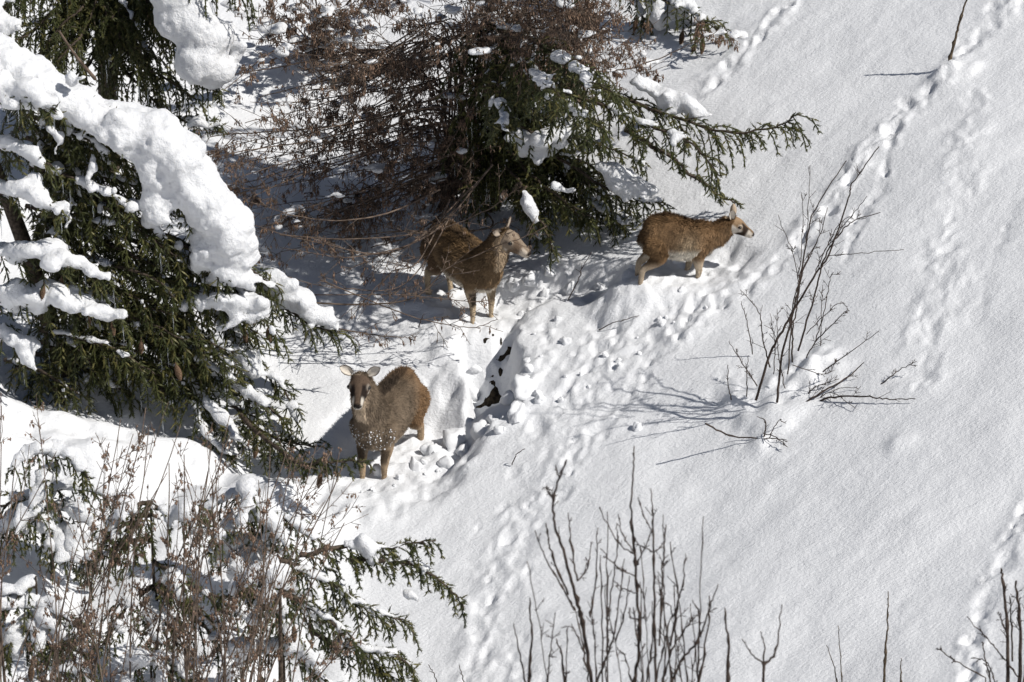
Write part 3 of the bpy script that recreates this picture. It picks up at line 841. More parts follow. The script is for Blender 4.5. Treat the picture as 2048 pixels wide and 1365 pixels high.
def centre_spruce():
    base = G(985, 415); Y = base[1]
    t = Spruce('spruce with open boughs reaching right above the grazing young mouflon', base, top=P(985, -520, Y), r=0.085)
    DK = 1.9
    def bo(pts, **k): return t.bough([PA(a, b, Y + c * DK) for a, b, c in pts], **k)
    bo([(985, 110, 0), (1130, 150, -.3), (1300, 200, -.6), (1450, 240, -.8), (1540, 232, -.85), (1605, 212, -.9)], sec=0.55, droop=0.72, dens=22, snow=0.0, sr=0.05, sprig=0.08, extra=snow_ridge([(1270, 165, Y - DK * .5, .06), (1320, 180, Y - DK * .55, .10), (1370, 200, Y - DK * .6, .09), (1415, 225, Y - DK * .65, .05), (1335, 215, Y - DK * .6, .07), (1290, 150, Y - DK * .5, .06)], 0.05, 0.3, 0.7, 51), icicles=2)
    bo([(985, 120, 0), (1120, 190, -.4), (1260, 250, -.7), (1370, 300, -.9), (1440, 360, -1.0)], sec=0.50, droop=0.7, dens=18, snow=0.4, sr=0.05)
    bo([(985, 70, 0), (1060, 140, -.7), (1120, 205, -1.4)], sec=0.48, droop=0.8, dens=16, snow=0.5, sr=0.055, secsnow=.6)
    bo([(985, 40, 0), (1120, 110, -.7), (1230, 180, -1.35)], sec=0.48, droop=0.8, dens=16, snow=0.5, sr=0.055, secsnow=.6)
    bo([(985, 120, 0), (1090, 190, -.7), (1190, 265, -1.35)], sec=0.48, droop=0.8, dens=16, snow=0.55, sr=0.055, secsnow=.6)
    bo([(985, 90, 0), (1000, 170, -.6), (1010, 250, -1.05)], sec=0.45, droop=0.85, dens=16, snow=0.5, sr=0.055, secsnow=.6)
    for ex, ey, ya in ((1300, -70, -.6), (1380, -100, -1.0), (1440, -130, -1.15), (1330, -200, -.9)):  # unseen boughs above the frame, added to shade the snow at the left
        t.bough([P(985, ey - 110, Y), P((985 + ex) / 2, ey - 30, (Y + ya) / 2), P(ex, ey, ya)], sec=.6, droop=.6, dens=11, snow=.3, sr=.06, sprig=.17, secsnow=.3)
    DK = 1.25
    bo([(1250, 260, -.65), (1330, 310, -.8), (1390, 365, -.9), (1440, 395, -.95), (1478, 405, -1.0)], sec=0.14, droop=0.5, dens=18, snow=0.05, sr=0.02, sprig=0.055)
    bo([(985, 230, 0), (1060, 280, -.4), (1160, 340, -.7), (1260, 385, -.9), (1325, 398, -1.0)], sec=0.48, droop=0.8, dens=20, snow=0.45, sr=0.05, extra=snow_ridge([(1200, 330, Y - DK * .8, .08), (1240, 350, Y - DK * .85, .10), (1280, 365, Y - DK * .9, .08), (1310, 380, Y - DK * .95, .05), (1220, 370, Y - DK * .9, .07)], 0.05, 0.3, 0.75, 52))
    bo([(985, 180, 0), (1040, 240, -.5), (1110, 270, -.7), (1200, 280, -.85)], sec=0.46, droop=0.8, dens=20, snow=0.4, sr=0.05, extra=snow_ridge([(1030, 270, Y - DK * .6, .10), (1060, 285, Y - DK * .65, .10), (1110, 265, Y - DK * .75, .10), (1140, 275, Y - DK * .75, .07), (1070, 310, Y - DK * .7, .07)], 0.05, 0.35, 0.75, 53))
    bo([(985, 260, 0), (1050, 340, -.6), (1120, 400, -.9), (1200, 440, -1.05)], sec=0.46, droop=0.85, dens=20, snow=0.35, sr=0.04, icicles=2, extra=snow_ridge([(1125, 375, Y - DK * .95, .06), (1150, 385, Y - DK * .98, .045)], 0.04, 0.3, 0.8, 55))
    bo([(985, 290, 0), (1030, 360, -.7), (1070, 430, -.95), (1110, 500, -1.1)], sec=0.26, droop=0.85, dens=18, snow=0.12, sr=0.03, extra=snow_ridge([(1050, 385, Y - DK * .95, .055), (1056, 410, Y - DK * .98, .055), (1072, 435, Y - DK * 1.0, .045)], 0.03, 0.2, 1.0, 54))
    bo([(985, 270, 0), (1080, 380, -.7), (1150, 440, -1.0), (1165, 470, -1.05)], sec=0.3, droop=0.9, dens=17, snow=0.1, sr=0.03)
    for i in range(13):
        f = t.rng.random(4); ex = 1040 + 270 * ((i * .618) % 1); ey = 300 + 170 * f[0] - .25 * (ex - 1040) + 50
        bo([(985, 120 + 160 * f[1], 0), ((985 + ex) / 2, (200 + ey) / 2, -.3), (ex, ey, -.45 - .2 * f[2])], sec=0.44, droop=0.88, dens=18, snow=0.5, sr=0.055, icicles=1, secsnow=0.6)
    for i in range(9):
        f = t.rng.random(4)
        bo([(985, 190 + 140 * f[1], 0), (950 + 90 * f[2], 290 + 40 * f[0], -.3), (920 + 150 * f[2], 350 + 50 * f[0], -.5 - .3 * f[3])], sec=0.34, droop=0.9, dens=17, snow=0.15, sr=0.04, icicles=2)
    # crown mass around the trunk, dark, with icicles
    for i in range(26):
        rng = t.rng; py = 70 + 300 * i / 25; sx = -60 * rng.random() if i % 3 == 0 else 30 + 110 * rng.random()
        t.bough([PA(a, b, Y + c) for a, b, c in ((985, py - 40, 0), (970 + sx * .6, py, -.25), (960 + sx, py + 50, -.45))], sec=0.42, droop=0.92, dens=17, snow=0.18, sr=0.04, icicles=4, secsnow=0.3)
    t.crown(6, .8, 0.2)


centre_spruce()


def top_spruce():
    base = np.array(P(1290, -40, 4.6)); base[2] = H(base[0], base[1]); Y = base[1]; DK = 1.3
    t = Spruce('spruce bough with cones and snow hanging in at the top edge right of centre', base, top=base + np.array([0, 0, 3.2]), r=0.08)
    def bo(pts, **k): return t.bough([PA(a, b, Y + c * DK) for a, b, c in pts], **k)
    bo([(1290, -330, 0), (1270, -120, -.3), (1300, -10, -.55), (1400, 40, -.7), (1465, 85, -.75)], sec=0.42, droop=0.75, dens=20, snow=0.5, sr=0.05, cones=9, icicles=4, extra=snow_ridge([(1300, 10, Y - DK * .6, .09), (1335, 40, Y - DK * .65, .09), (1360, -20, Y - DK * .6, .10), (1390, 30, Y - DK * .68, .06), (1430, 55, Y - DK * .72, .04)], 0.05, 0.3, 0.8, 56))
    bo([(1290, -260, 0), (1250, -80, -.3), (1270, 20, -.5), (1290, 60, -.55)], sec=0.3, droop=0.85, dens=18, snow=0.3, sr=0.05, cones=2, icicles=4)
    t.crown(6, .8, 0.5)


top_spruce()


def low_spruces():
    # spruce whose sprays come in from the bottom, right of the hazel shoots
    base = np.array(P(560, 1500, -6.2)); base[2] = H(base[0], base[1])
    Y = -6.0
    t = Spruce('young spruce with sparse snowy sprays beside the bare hazel shoots, bottom edge', base, top=P(560, 1180, -6.2), r=0.035)
    def bo(pts, **k): return t.bough([PA(a, b, Y + c) for a, b, c in pts], **k)
    bo([(600, 1110, 0), (690, 1105, .1), (770, 1110, .2), (860, 1100, .25)], sec=0.34, droop=0.85, dens=28, snow=0.2, sr=0.03, sprig=0.06, extra=[B(735, 1095, Y + .1, .07, .07, .09), B(725, 1075, Y + .1, .05), B(745, 1120, Y + .1, .05), B(850, 1130, Y + .25, .06, .06, .05), B(700, 1090, Y + .1, .04)])
    bo([(700, 1120, .1), (790, 1120, .2), (860, 1150, .3), (920, 1205, .35)], sec=0.26, droop=0.75, dens=28, snow=0.35, sr=0.04, sprig=0.07)
    bo([(560, 1120, 0), (650, 1160, .0), (740, 1220, .1), (810, 1240, .2)], sec=0.36, droop=0.85, dens=26, snow=0.3, sr=0.04, extra=[B(815, 1185, Y + .2, .06, .06, .07), B(695, 1200, Y + .05, .06)])
    bo([(560, 1180, 0), (660, 1260, -.1), (720, 1310, 0), (790, 1380, 0)], sec=0.36, droop=0.85, dens=26, snow=0.2, sr=0.04)
    bo([(620, 1260, 0), (720, 1300, 0), (800, 1330, 0), (840, 1390, 0)], sec=0.34, droop=0.85, dens=26, snow=0.3, sr=0.04)
    # snow-buried young spruces under the hazel, lower left
    defs = [('snow smothered young spruce under the hazel shoots, left edge below the large spruce', (90, 930), -3.5, 1.0, 0),
            ('snow smothered young spruce among hazel shoots, halfway up the bottom left quarter', (300, 1050), -4.5, 1.1, 1),
            ('snow smothered young spruce below the facing mouflon and left of its trench', (500, 980), -3.6, .75, 2),
            ('snow smothered young spruce in the bottom left corner', (70, 1180), -5.4, .9, 3),
            ('low green spruce tuft half buried at the bottom edge, left part', (300, 1330), -6.6, .7, 4),
            ('snow smothered young spruce behind the densest hazel shoots', (560, 1140), -4.9, .8, 5)]
    for lab, (px, py), Yd, sc, k in defs:
        top = P(px, py - 60 * sc, Yd); b = np.array([top[0], top[1] + 0.1, 0]); b[2] = H(b[0], b[1])
        t = Spruce(lab, b, top=top - Z * .12, r=0.022)
        rng = t.rng
        for i in range(11):
            ang = -math.pi * (0.02 + 0.96 * (i + rng.random() * .6) / 11); hh = 0.35 + 0.6 * rng.random()
            st = b + (top - b) * hh; ln = sc * (0.55 - 0.2 * hh + 0.3 * rng.random())
            e = st + np.array([math.cos(ang) * ln, math.sin(ang) * ln * .8, -0.32 * ln])
            mdl = st * .5 + e * .5 + Z * 0.08
            ex = [(mdl + Z * .05 + rng.normal(0, .04, 3), .10 + .06 * rng.random(), .12, .09), (st * .25 + e * .75 + Z * .02, .08, .08, .07)] if i % 2 else ()
            t.bough([st, mdl, e], sec=0.34 * sc, droop=0.8, dens=22, snow=0.45, sr=0.06, sprig=0.07, extra=ex, cones=1 if i % 4 == 1 else 0, icicles=1, secsnow=0.6)


low_spruces()
print('spruces done')


# ------------------------------------------------------------------ hazels and bare shrubs
def grow(mb, nodes, p, d, L, r, level, rng, wander=0.16, grav=-0.02, kids=(7, 5, 3), ratio=0.45, minr=0.0028, sides=4):
    n = max(3, int(L / 0.12)); st = L / n; pts = [p]; ds = [d]
    for k in range(n):
        d = nrm(d + rng.normal(0, wander, 3) * 0.6 + Z * grav)
        pts.append(pts[-1] + d * st); ds.append(d)
    pts = np.array(pts); mb.tube(pts, np.linspace(r, max(minr * .8, r * 0.45), len(pts)), sides)
    nodes.extend((pts[k], level) for k in range(1, len(pts)))
    branch_off(mb, nodes, pts, r, level, rng, L, wander, grav, kids, ratio, minr, sides)


def branch_off(mb, nodes, pts, r, level, rng, L, wander, grav, kids, ratio, minr, sides=4, t0=0.2, spread=0.9):
    if level >= len(kids): return
    T = nrm(np.gradient(pts, axis=0))
    for k in range(rng.poisson(kids[level])):
        t = t0 + (0.97 - t0) * rng.random(); i = min(len(pts) - 1, int(t * (len(pts) - 1)))
        d = T[i]; s = nrm(cross(d, rng.normal(0, 1, 3)))
        cd = nrm(d * 0.75 + s * spread * (0.6 + 0.5 * rng.random()))
        grow(mb, nodes, pts[i], cd, L * ratio * (0.5 + 0.8 * rng.random()) * (1.1 - 0.5 * t), max(minr, r * 0.55 * (1 - 0.4 * t)), level + 1, rng, wander, grav, kids, ratio, minr, 3)


def catkins(mb, pos, rng, length=0.05, rad=0.0062, cols=((0.18, 0.12, 0.086), (0.32, 0.215, 0.155))):
    pos = np.array(pos)
    if not len(pos): return
    a = np.arange(3) * 2.0944
    m = len(pos)
    L = length * (0.6 + 0.6 * rng.random(m)); tilt = rng.normal(0, 0.22, (m, 3)); tilt[:, 2] = -1
    D = nrm(tilt); A = nrm(cross(D, np.array([1., 0.2, 0]))); Bv = cross(D, A)
    rr = rad * (0.8 + 0.4 * rng.random(m))
    ring = np.cos(a)[None, :, None] * A[:, None] + np.sin(a)[None, :, None] * Bv[:, None]
    v = np.concatenate([pos[:, None], (pos + D * (L * .45)[:, None])[:, None] + ring * rr[:, None, None], (pos + D * L[:, None])[:, None]], 1)
    f = np.array([[0, 1, 2], [0, 2, 3], [0, 3, 1], [1, 4, 2], [2, 4, 3], [3, 4, 1]])
    F = (f[None] + (np.arange(m) * 5)[:, None, None]).reshape(-1, 3)
    c = np.array(cols[0]) + (np.array(cols[1]) - np.array(cols[0])) * rng.random((m, 1))
    mb.add(v.reshape(-1, 3), F, None, np.repeat(c, 5, 0))


def hazel(label, base, stems, seed, kids=(8, 5, 3), r=0.011, catk=0.55, grav=-0.03, wander=0.17, clen=0.05, ratio=0.42, mat=None, arch=0.35, name='hazel_bush', minr=0.003, snowy=0.0, pale=(), t0=0.2, group='hazel bushes', spread=0.9):
    rng = np.random.default_rng(seed); base = np.array(base, float)
    root = thing(name, label, 'bush', base, group)
    for si, s in enumerate(stems):
        mb = MB(); nodes = []
        s = [np.array(q, float) for q in s]
        pts = catmull(s, 9) if len(s) > 2 else catmull([s[0], (s[0] + s[1]) / 2 + Z * arch * np.linalg.norm(s[1] - s[0]) * 0.4, s[1]], 9)
        pts = pts + np.cumsum(rng.normal(0, 0.006, pts.shape), axis=0) * np.linspace(0, 1, len(pts))[:, None]
        L = np.linalg.norm(np.diff(pts, axis=0), axis=1).sum()
        rr = r * (0.7 + 0.6 * rng.random()) * (2.1 if si in pale else 1)
        mb.tube(pts, np.linspace(rr, max(minr, rr * 0.35), len(pts)), 5)
        st = mb.build('stem', M_PALEBARK if si in pale else (mat or M_HAZEL), root, base)
        tw = MB(); nodes += [(p, 0) for p in pts[len(pts) // 3:]]
        branch_off(tw, nodes, pts, rr * 0.8, 0, rng, L * 0.62, wander, grav, kids, ratio, minr, t0=t0, spread=spread)
        o = tw.build('twigs', mat or M_HAZEL, st, base)
        if o: o['kind'] = 'stuff'
        pos = []
        for p, lv in nodes:
            if rng.random() < catk * (0.06 if lv < 2 else 0.22):
                for _ in range(rng.integers(1, 4)): pos.append(p + rng.normal(0, 0.008, 3))
        if pos:
            ck = MB(); catkins(ck, pos, rng, clen, 0.0062 if clen > .04 else 0.0075); o = ck.build('catkins', M_CATKIN, st, base); o['kind'] = 'stuff'
        if snowy:
            bl = []
            for p, lv in nodes:
                if rng.random() < snowy:
                    q = 0.014 + 0.04 * rng.random() ** 2; bl += [(p + Z * q * 0.4 + rng.normal(0, q, 3) * np.array([1, .8, .25]), q * (1 + .6 * rng.random()), q * 1.1, q * .6) for _ in range(4)]
            if bl:
                snow_objects(bl, st, base, 0.014, 0.010, seed)
    return root


def upper_hazels():
    rng = np.random.default_rng(77)
    base = G(900, 395); base[2] -= .05; Y = base[1]
    ends = []
    for i in range(54):
        px = 430 + 560 * rng.random(); py = 110 + 370 * rng.random() ** 0.9
        f = rng.random(4); Ye = Y - 1.5 + 1.7 * f[0]; px = 400 + 330 * f[1] ** 1.2 + (180 if i % 4 == 0 else 0); py = 120 + 380 * (i + f[2]) / 54
        sx = 840 + 170 * f[3]; sy = max(60, py - 40 - 110 * rng.random())
        st = PA(sx, sy, (Y * .5 + Ye * .5), .2)
        ends.append([base + rng.normal(0, .12, 3) * np.array([1, 1, 0]), st, (st + PA(px, py, Ye, .25)) / 2 + Z * .05 * rng.normal(), PA(px, py, Ye, 0.2)])
    stems = ends
    # a pale lichen covered limb, and long low limbs crossing in front of the middle mouflon
    stems.append([P(660, 165, Y - .3), P(760, 140, Y - .3), P(830, 125, Y - .3), P(900, 118, Y - .2), P(985, 150, Y)])
    Yf = G(930, 640)[1] - 0.55
    low = [[(985, 330, .9), (860, 470, .2), (700, 520, 0), (560, 500, 0)], [(960, 360, 1.0), (800, 500, .2), (640, 490, .1), (520, 450, .1)],
           [(540, 600, .1), (720, 610, .1), (830, 597, 0), (900, 540, 0), (1000, 500, 0), (1095, 465, 0)], [(600, 590, 0), (800, 590, 0), (900, 600, 0), (990, 610, 0)],
           [(640, 560, 0), (790, 620, -.1), (850, 635, -.1), (935, 645, -.1), (992, 622, -.1)], [(930, 380, .9), (820, 560, .2), (700, 575, .1), (580, 545, 0)],
           [(640, 650, 0), (720, 665, 0), (790, 672, 0), (830, 668, 0)], [(880, 380, .8), (760, 430, .3), (620, 440, .2), (480, 410, .2)], [(900, 400, .7), (840, 520, .1), (780, 545, 0), (700, 640, -.1)],
           [(560, 470, .2), (700, 480, .1), (860, 470, 0), (960, 440, 0), (1040, 380, 0)]]
    for l in low: stems.append([PA(a, b, Yf + c) for a, b, c in l])
    hazel('wide catkin hung hazel bush arching left over the shaded snow behind the middle mouflon', base, stems[:55], 5, kids=(9, 5, 3), pale=(54,), snowy=0.003, catk=1.0)
    b2 = G(890, 420)
    hazel('low bare hazel limbs crossing in front of the middle mouflon', b2, stems[55:], 6, kids=(8, 4, 2), catk=0.25, r=0.0075, wander=0.14, ratio=0.34)
    base = G(1130, 215); Y = base[1]
    stems = []
    for i in range(32):
        px = 840 + 430 * rng.random(); py = -60 + 210 * rng.random()
        stems.append([base + rng.normal(0, .1, 3) * np.array([1, 1, 0]), PA(px, py, Y - 3.2 + 2.4 * rng.random(), 0.3)])
    stems.append([PA(1010, 190, Y - 1.2), PA(1150, 150, Y - 1.3), PA(1260, 138, Y - 1.3), PA(1340, 110, Y - 1.3), PA(1430, 78, Y - 1.3)])
    hazel('upright hazel bush thick with brown catkins at the top edge above the spruce boughs', base, stems, 8, kids=(7, 5, 3), catk=1.3, snowy=0.005)
    base = G(640, 110); Y = base[1]; stems = []
    for i in range(26):
        px = 430 + 480 * rng.random(); py = -60 + 240 * rng.random()
        stems.append([base + rng.normal(0, .1, 3) * np.array([1, 1, 0]), PA(px, py, Y - 1.5 + 1.3 * rng.random(), 0.2)])
    hazel('snow dusted hazel thicket at the top edge right of the snow capped spruce', base, stems, 9, kids=(7, 5, 3), catk=0.9, snowy=0.014)


upper_hazels()


def lower_hazels():
    rng = np.random.default_rng(21)
    defs = [('bare hazel shoots fanning up and right from the bottom edge, densest clump', (430, 1560), -7.2, 27, (340, 730), (890, 1330), 12),
            ('bare hazel shoots with withered leaves rising in the bottom left corner', (60, 1500), -7.0, 19, (-20, 340), (790, 1280), 13),
            ('thin upright hazel shoots between the two bottom left clumps', (260, 1520), -7.4, 12, (120, 500), (820, 1230), 14)]
    for lab, (bx, by), Yd, n, (x0, x1), (y0, y1), sd in defs:
        b = P(bx, by, Yd); b[2] = H(b[0], b[1])
        stems = []
        for i in range(n):
            ex = x0 + (x1 - x0) * (i + rng.random()) / n; ey = y0 + (y1 - y0) * rng.random() ** 1.3
            sx = bx + (ex - bx) * 0.35
            s = P(sx + rng.normal(0, 30), 1440, Yd + rng.normal(0, .25)); s[2] = H(s[0], s[1]) - .03
            e = PA(ex, ey, Yd + 0.2 + 0.9 * rng.random(), 0.2)
            m = (s + e) / 2 + np.array([-0.06 + rng.normal(0, .07), 0, 0.05]) * np.linalg.norm(e - s)
            stems.append([s, m, e])
        hazel(lab, b, stems, sd, kids=(8, 4, 2), r=0.0095, catk=0.8, wander=0.15, grav=0.012, clen=0.036, ratio=0.30, t0=0.25, minr=0.0028, group='hazel shoots at the lower left', spread=0.6)


lower_hazels()


def shrub(name, label, base, stems, seed, r=0.012, kids=(5, 2), twig=0.24, minr=0.0028, mat=None, cat='shrub', group=None, knots=0.0, jitY=0.25, wander=0.07):
    """bare shrub from its own limbs; stems: list of (pixel polyline, thickness factor); Y spread gives it depth"""
    rng = np.random.default_rng(seed); base = np.array(base, float)
    root = thing(name, label, cat, base, group); Y = base[1]
    for pts2, f in stems:
        n = len(pts2); y1 = rng.normal(0, jitY); y0 = rng.normal(0, 0.05)
        w = [(PA(a, b, Y + y0 + y1 * k / max(1, n - 1), .012) if k and b < 1330 else P(a, b, Y + y0)) for k, (a, b) in enumerate(pts2)]
        pts = catmull(w, 7); pts[1:-1] += rng.normal(0, 0.003, pts[1:-1].shape)
        mb = MB(); R = np.linspace(r * f, max(minr, r * f * 0.35), len(pts))
        if knots: R = R * (1 + knots * (rng.random(len(R)) < 0.2))
        full, RR = pts, R
        if pts2[0][1] > 1330 and w[0][2] - base[2] > .15:      # carry the stem down to its root below the frame
            r0 = base + (w[0] - base) * np.array([.35, .35, 0]); r0[2] = H(r0[0], r0[1]) - .05
            full = np.vstack([r0 + (w[0] - r0) * np.linspace(0, .93, 6)[:, None], pts]); RR = np.r_[np.linspace(r * f * 1.35, r * f * 1.05, 6), R]
        mb.tube(full, RR, 6); st = mb.build('stem', mat or M_SHRUB, root, base)
        if kids:
            tw = MB(); nodes = []
            L = np.linalg.norm(np.diff(pts, axis=0), axis=1).sum()
            branch_off(tw, nodes, pts, r * f * .5, 0, rng, min(L, 1.0) * twig / .45, wander, 0.02, kids, 0.45, minr, t0=0.15, spread=0.75)
            o = tw.build('twigs', mat or M_SHRUB, st, base)
            if o: o['kind'] = 'stuff'
    return root


def zr(ox, oy, f, *pts): return [(ox + f * a, oy + f * b) for a, b in pts]


def bare_shrubs():
    z = lambda *p: zr(1350, 280, 0.469, *p)
    g = G(1560, 810)
    S = [(z((345, 1110), (400, 930), (470, 790), (590, 590), (660, 480), (740, 250), (755, 190), (870, 30)), 1.25), (z((435, 1120), (455, 930), (500, 750), (530, 610), (570, 380), (600, 290), (730, 90)), 1.2),
         (z((500, 950), (500, 830), (520, 700), (545, 560), (620, 400), (650, 290)), .9), (z((525, 900), (590, 680), (640, 500), (710, 390), (765, 345), (875, 310)), .95),
         (z((560, 930), (600, 850), (640, 720), (660, 600), (675, 565)), .6), (z((600, 860), (690, 770), (735, 725)), .6), (z((490, 1165), (620, 1080), (740, 1010), (805, 950)), 1.1),
         (z((530, 1190), (640, 1105), (800, 1095), (900, 1105), (1025, 1105)), 1.1), (z((800, 1095), (910, 1020), (950, 985), (1030, 945)), .7), (z((630, 990), (740, 910), (870, 815)), .6),
         (z((405, 970), (375, 850), (355, 730), (278, 640)), .7), (z((350, 1050), (280, 940), (230, 860)), .6), (z((480, 1000), (505, 700), (525, 600), (500, 480), (440, 320)), .7),
         (z((530, 590), (560, 420), (575, 110)), .45), (z((530, 600), (545, 350), (540, 230)), .4), (z((650, 495), (770, 485), (975, 468)), .4), (z((620, 500), (740, 340), (820, 240)), .45), (z((590, 590), (640, 470), (700, 360), (760, 320)), .45),
         (z((545, 560), (610, 420), (620, 330)), .4), (z((500, 1165), (590, 1060), (640, 1040), (700, 1020)), .6), (z((560, 1150), (660, 1080), (770, 1145)), .5), (z((640, 1105), (700, 1060), (780, 1060)), .4), (z((500, 960), (640, 1000), (690, 940)), .4), (z((470, 1060), (440, 900), (435, 720)), .5), (z((420, 1000), (425, 860), (405, 740)), .5), (z((620, 880), (625, 720), (630, 620)), .45), (z((560, 830), (690, 700), (735, 712)), .4)]
    root = shrub('bare_shrub', 'tall leafless shrub standing alone on the open snow slope at the right', g, S, 31, r=0.0092, kids=(6, 3), twig=0.15, jitY=0.2, minr=.0024)
    g = G(1530, 885)
    shrub('bare_shrub', 'small half buried leafless shrub lying at the foot of the tall bare shrub', g, [(z((130, 1210), (250, 1265), (420, 1275), (475, 1280)), .9), (z((380, 1265), (385, 1200), (350, 1180)), .8), (z((400, 1275), (440, 1200), (470, 1210)), .5), (z((375, 1250), (430, 1270), (480, 1310)), .5)], 32, r=0.009, kids=(5, 2), twig=0.14)
    for lab, p in (('single bare shoot left of the tall shrub, upper of two', z((330, 915), (318, 830), (300, 750), (282, 700))), ('short straight shoot beside the tall shrub base', z((305, 1095), (307, 1000), (312, 920))), ('short bare shoot farthest left of the tall shrub base', z((240, 1110), (228, 1050), (225, 960)))):
        g = G(*p[0]); shrub('bare_shoot', lab, g, [(p, .6)], 33, r=0.009, kids=(2,), twig=0.12, cat='shoot', jitY=0.05)
    # foreground shrub, nearer than the focus
    f = lambda *p: zr(1000, 900, 0.3407, *p)
    Yf = -13.0
    def fb(px, py=1500):
        q = P(px, py, Yf); q[2] = H(q[0], q[1]); return q
    E = 1420
    F = [(f((545, E), (490, 1050), (450, 880), (380, 620), (325, 450), (315, 290), (350, 160), (390, 60)), 1.7), (f((315, 290), (295, 260), (275, 220)), .8), (f((350, 160), (335, 140), (325, 95)), .6), (f((440, 940), (350, 780), (250, 600), (205, 475)), .8),
         (f((400, 850), (300, 600), (285, 520), (270, 430)), .9), (f((455, 770), (420, 560), (400, 370)), .8), (f((455, 770), (510, 700), (535, 540)), .6),
         (f((780, E), (820, 1100), (800, 800), (785, 560), (770, 330), (785, 90), (787, -20)), 1.5), (f((785, 610), (690, 540), (585, 340)), .55), (f((785, 600), (720, 500), (695, 380)), .5), (f((790, 740), (690, 690), (590, 580)), .6), (f((795, 840), (720, 815), (670, 770)), .5), (f((800, 680), (850, 580), (885, 480)), .55),
         (f((915, E), (905, 1000), (900, 600), (900, 450), (885, 230)), 1.3), (f((900, 600), (820, 560), (785, 510)), .5), (f((900, 490), (850, 400), (810, 280)), .5), (f((905, 600), (935, 580), (960, 540)), .5), (f((935, 1150), (950, 800), (960, 640), (975, 440)), .9), (f((1000, 1150), (1045, 900), (1075, 780), (1090, 610)), .9),
         (f((540, E), (640, 1180), (690, 960), (730, 640)), 1.1), (f((635, 1160), (630, 1020), (660, 800), (690, 560), (685, 430)), .8), (f((680, 1120), (740, 930), (760, 740)), .7), (f((600, E), (600, 900), (590, 620)), .8), (f((530, 980), (560, 780), (575, 460)), .8),
         (f((990, E), (1060, 1250), (1170, 1110), (1220, 950), (1280, 790)), 1.2), (f((1160, E), (1220, 1050), (1228, 860)), .9), (f((1180, 1100), (1165, 960), (1130, 880)), .5), (f((900, E), (960, 1150), (1010, 950), (970, 900)), .7), (f((850, E), (890, 1150), (895, 890)), .8), (f((1070, E), (1040, 1150), (1025, 1040)), .6), (f((500, 1200), (430, 1050), (360, 1045)), .5), (f((780, E), (740, 1240), (690, 1160)), .6), (f((760, 930), (770, 985), (840, 985), (845, 880), (815, 790)), .6), (f((940, E), (1010, 1180), (1120, 1010), (1170, 960)), .8)]
    rf = np.random.default_rng(9)
    for _ in range(20):
        x0 = 1090 + 330 * rf.random(); h = 1010 + 260 * rf.random(); lean = rf.normal(0, 22)
        F.append(([(x0, 1400), (x0 + lean * .4, (1400 + h) / 2), (x0 + lean, h)], .4 + .35 * rf.random()))
    shrub('bare_shrub', 'dark out of focus leafless shrub in the foreground at the bottom edge', fb(1290), F, 41, r=0.0072, kids=(4, 1), twig=0.11, jitY=0.35, knots=0.7)
    for lab, sp, y in (('straight knotty foreground shoot just right of the dark blurred shrub', [(f((1335, E), (1340, 1150), (1320, 930)), 1.1)], 1450), ('forked foreground shoot with three prongs right of the dark blurred shrub', [(f((1535, E), (1548, 1270), (1480, 1200), (1420, 1110)), .7), (f((1548, 1270), (1550, 1150), (1530, 1070)), .6), (f((1548, 1270), (1620, 1170), (1655, 910)), .8)], 1530),
                       ('pair of foreground shoots left of the dark blurred shrub', [(f((165, E), (185, 1100), (175, 870)), .9), (f((165, E), (110, 1170), (80, 1020)), .6)], 1060), ('short curved foreground shoot between the pair of shoots and the dark shrub', [(f((385, E), (360, 1200), (330, 1110)), .8)], 1130)):
        shrub('bare_shoot', lab, fb(y), sp, 43, r=0.0105, kids=(1,), twig=0.05, jitY=0.1, cat='shoot', knots=0.5)
    c = lambda *p: zr(1320, 860, 0.37, *p)
    Yf = -10.0
    shrub('bare_shrub', 'leafless shrub with withered seed heads in the bottom right corner', fb(2020), [(c((1880, 1420), (1875, 1050), (1850, 800), (1845, 750)), 1.3), (c((1945, 1420), (1945, 1050), (1925, 820)), 1.4), (c((1940, 1340), (1830, 1200), (1760, 1120), (1660, 1010)), .5), (c((1830, 1420), (1770, 1260), (1690, 1230)), .4), (c((1760, 1340), (1600, 1250), (1495, 1180)), .4), (c((1875, 1100), (1850, 1040), (1838, 990)), .6), (c((1905, 1250), (1900, 1000), (1890, 900)), .6), (c((1960, 1420), (1990, 1100), (1970, 900)), 1.0), (c((1800, 1420), (1750, 1200), (1745, 1150)), .5)], 44, r=0.011, kids=(5, 2), twig=0.12, knots=0.4)
    for lab, p, fct, kd in (('tall dry seed stalk standing on the snow near the bottom right', c((1210, 1380), (1220, 1200), (1230, 1050), (1233, 875)), 1.1, (9,)), ('thin straight bare shoot left of the tall dry seed stalk', c((985, 1390), (975, 1200), (962, 1060)), .5, (2,)), ('thin leaning bare shoot farther left of the dry seed stalk', c((960, 1390), (940, 1270), (900, 1165)), .5, (2,)), ('short stub shoot right of the tall dry seed stalk', c((1303, 1390), (1303, 1300), (1303, 1235)), .8, ())):
        g = G(*p[0]); shrub('dry_stalk', lab, g, [(p, fct)], 45, r=0.010, kids=kd, twig=0.03, jitY=0.05, cat='stalk', mat=M_STALK, knots=0.6)
    t = lambda *p: zr(1500, 0, 0.366, *p)
    p = t((1086, 352), (1120, 220), (1150, 100), (1185, 0), (1205, -90)); g = G(*p[0])
    shrub('dry_stalk', 'lone knotty stem casting a shadow in the upper right snow', g, [(p, 1.3)], 46, r=0.011, kids=(9,), twig=0.035, jitY=0.05, cat='stalk', mat=M_STALK, knots=0.6)
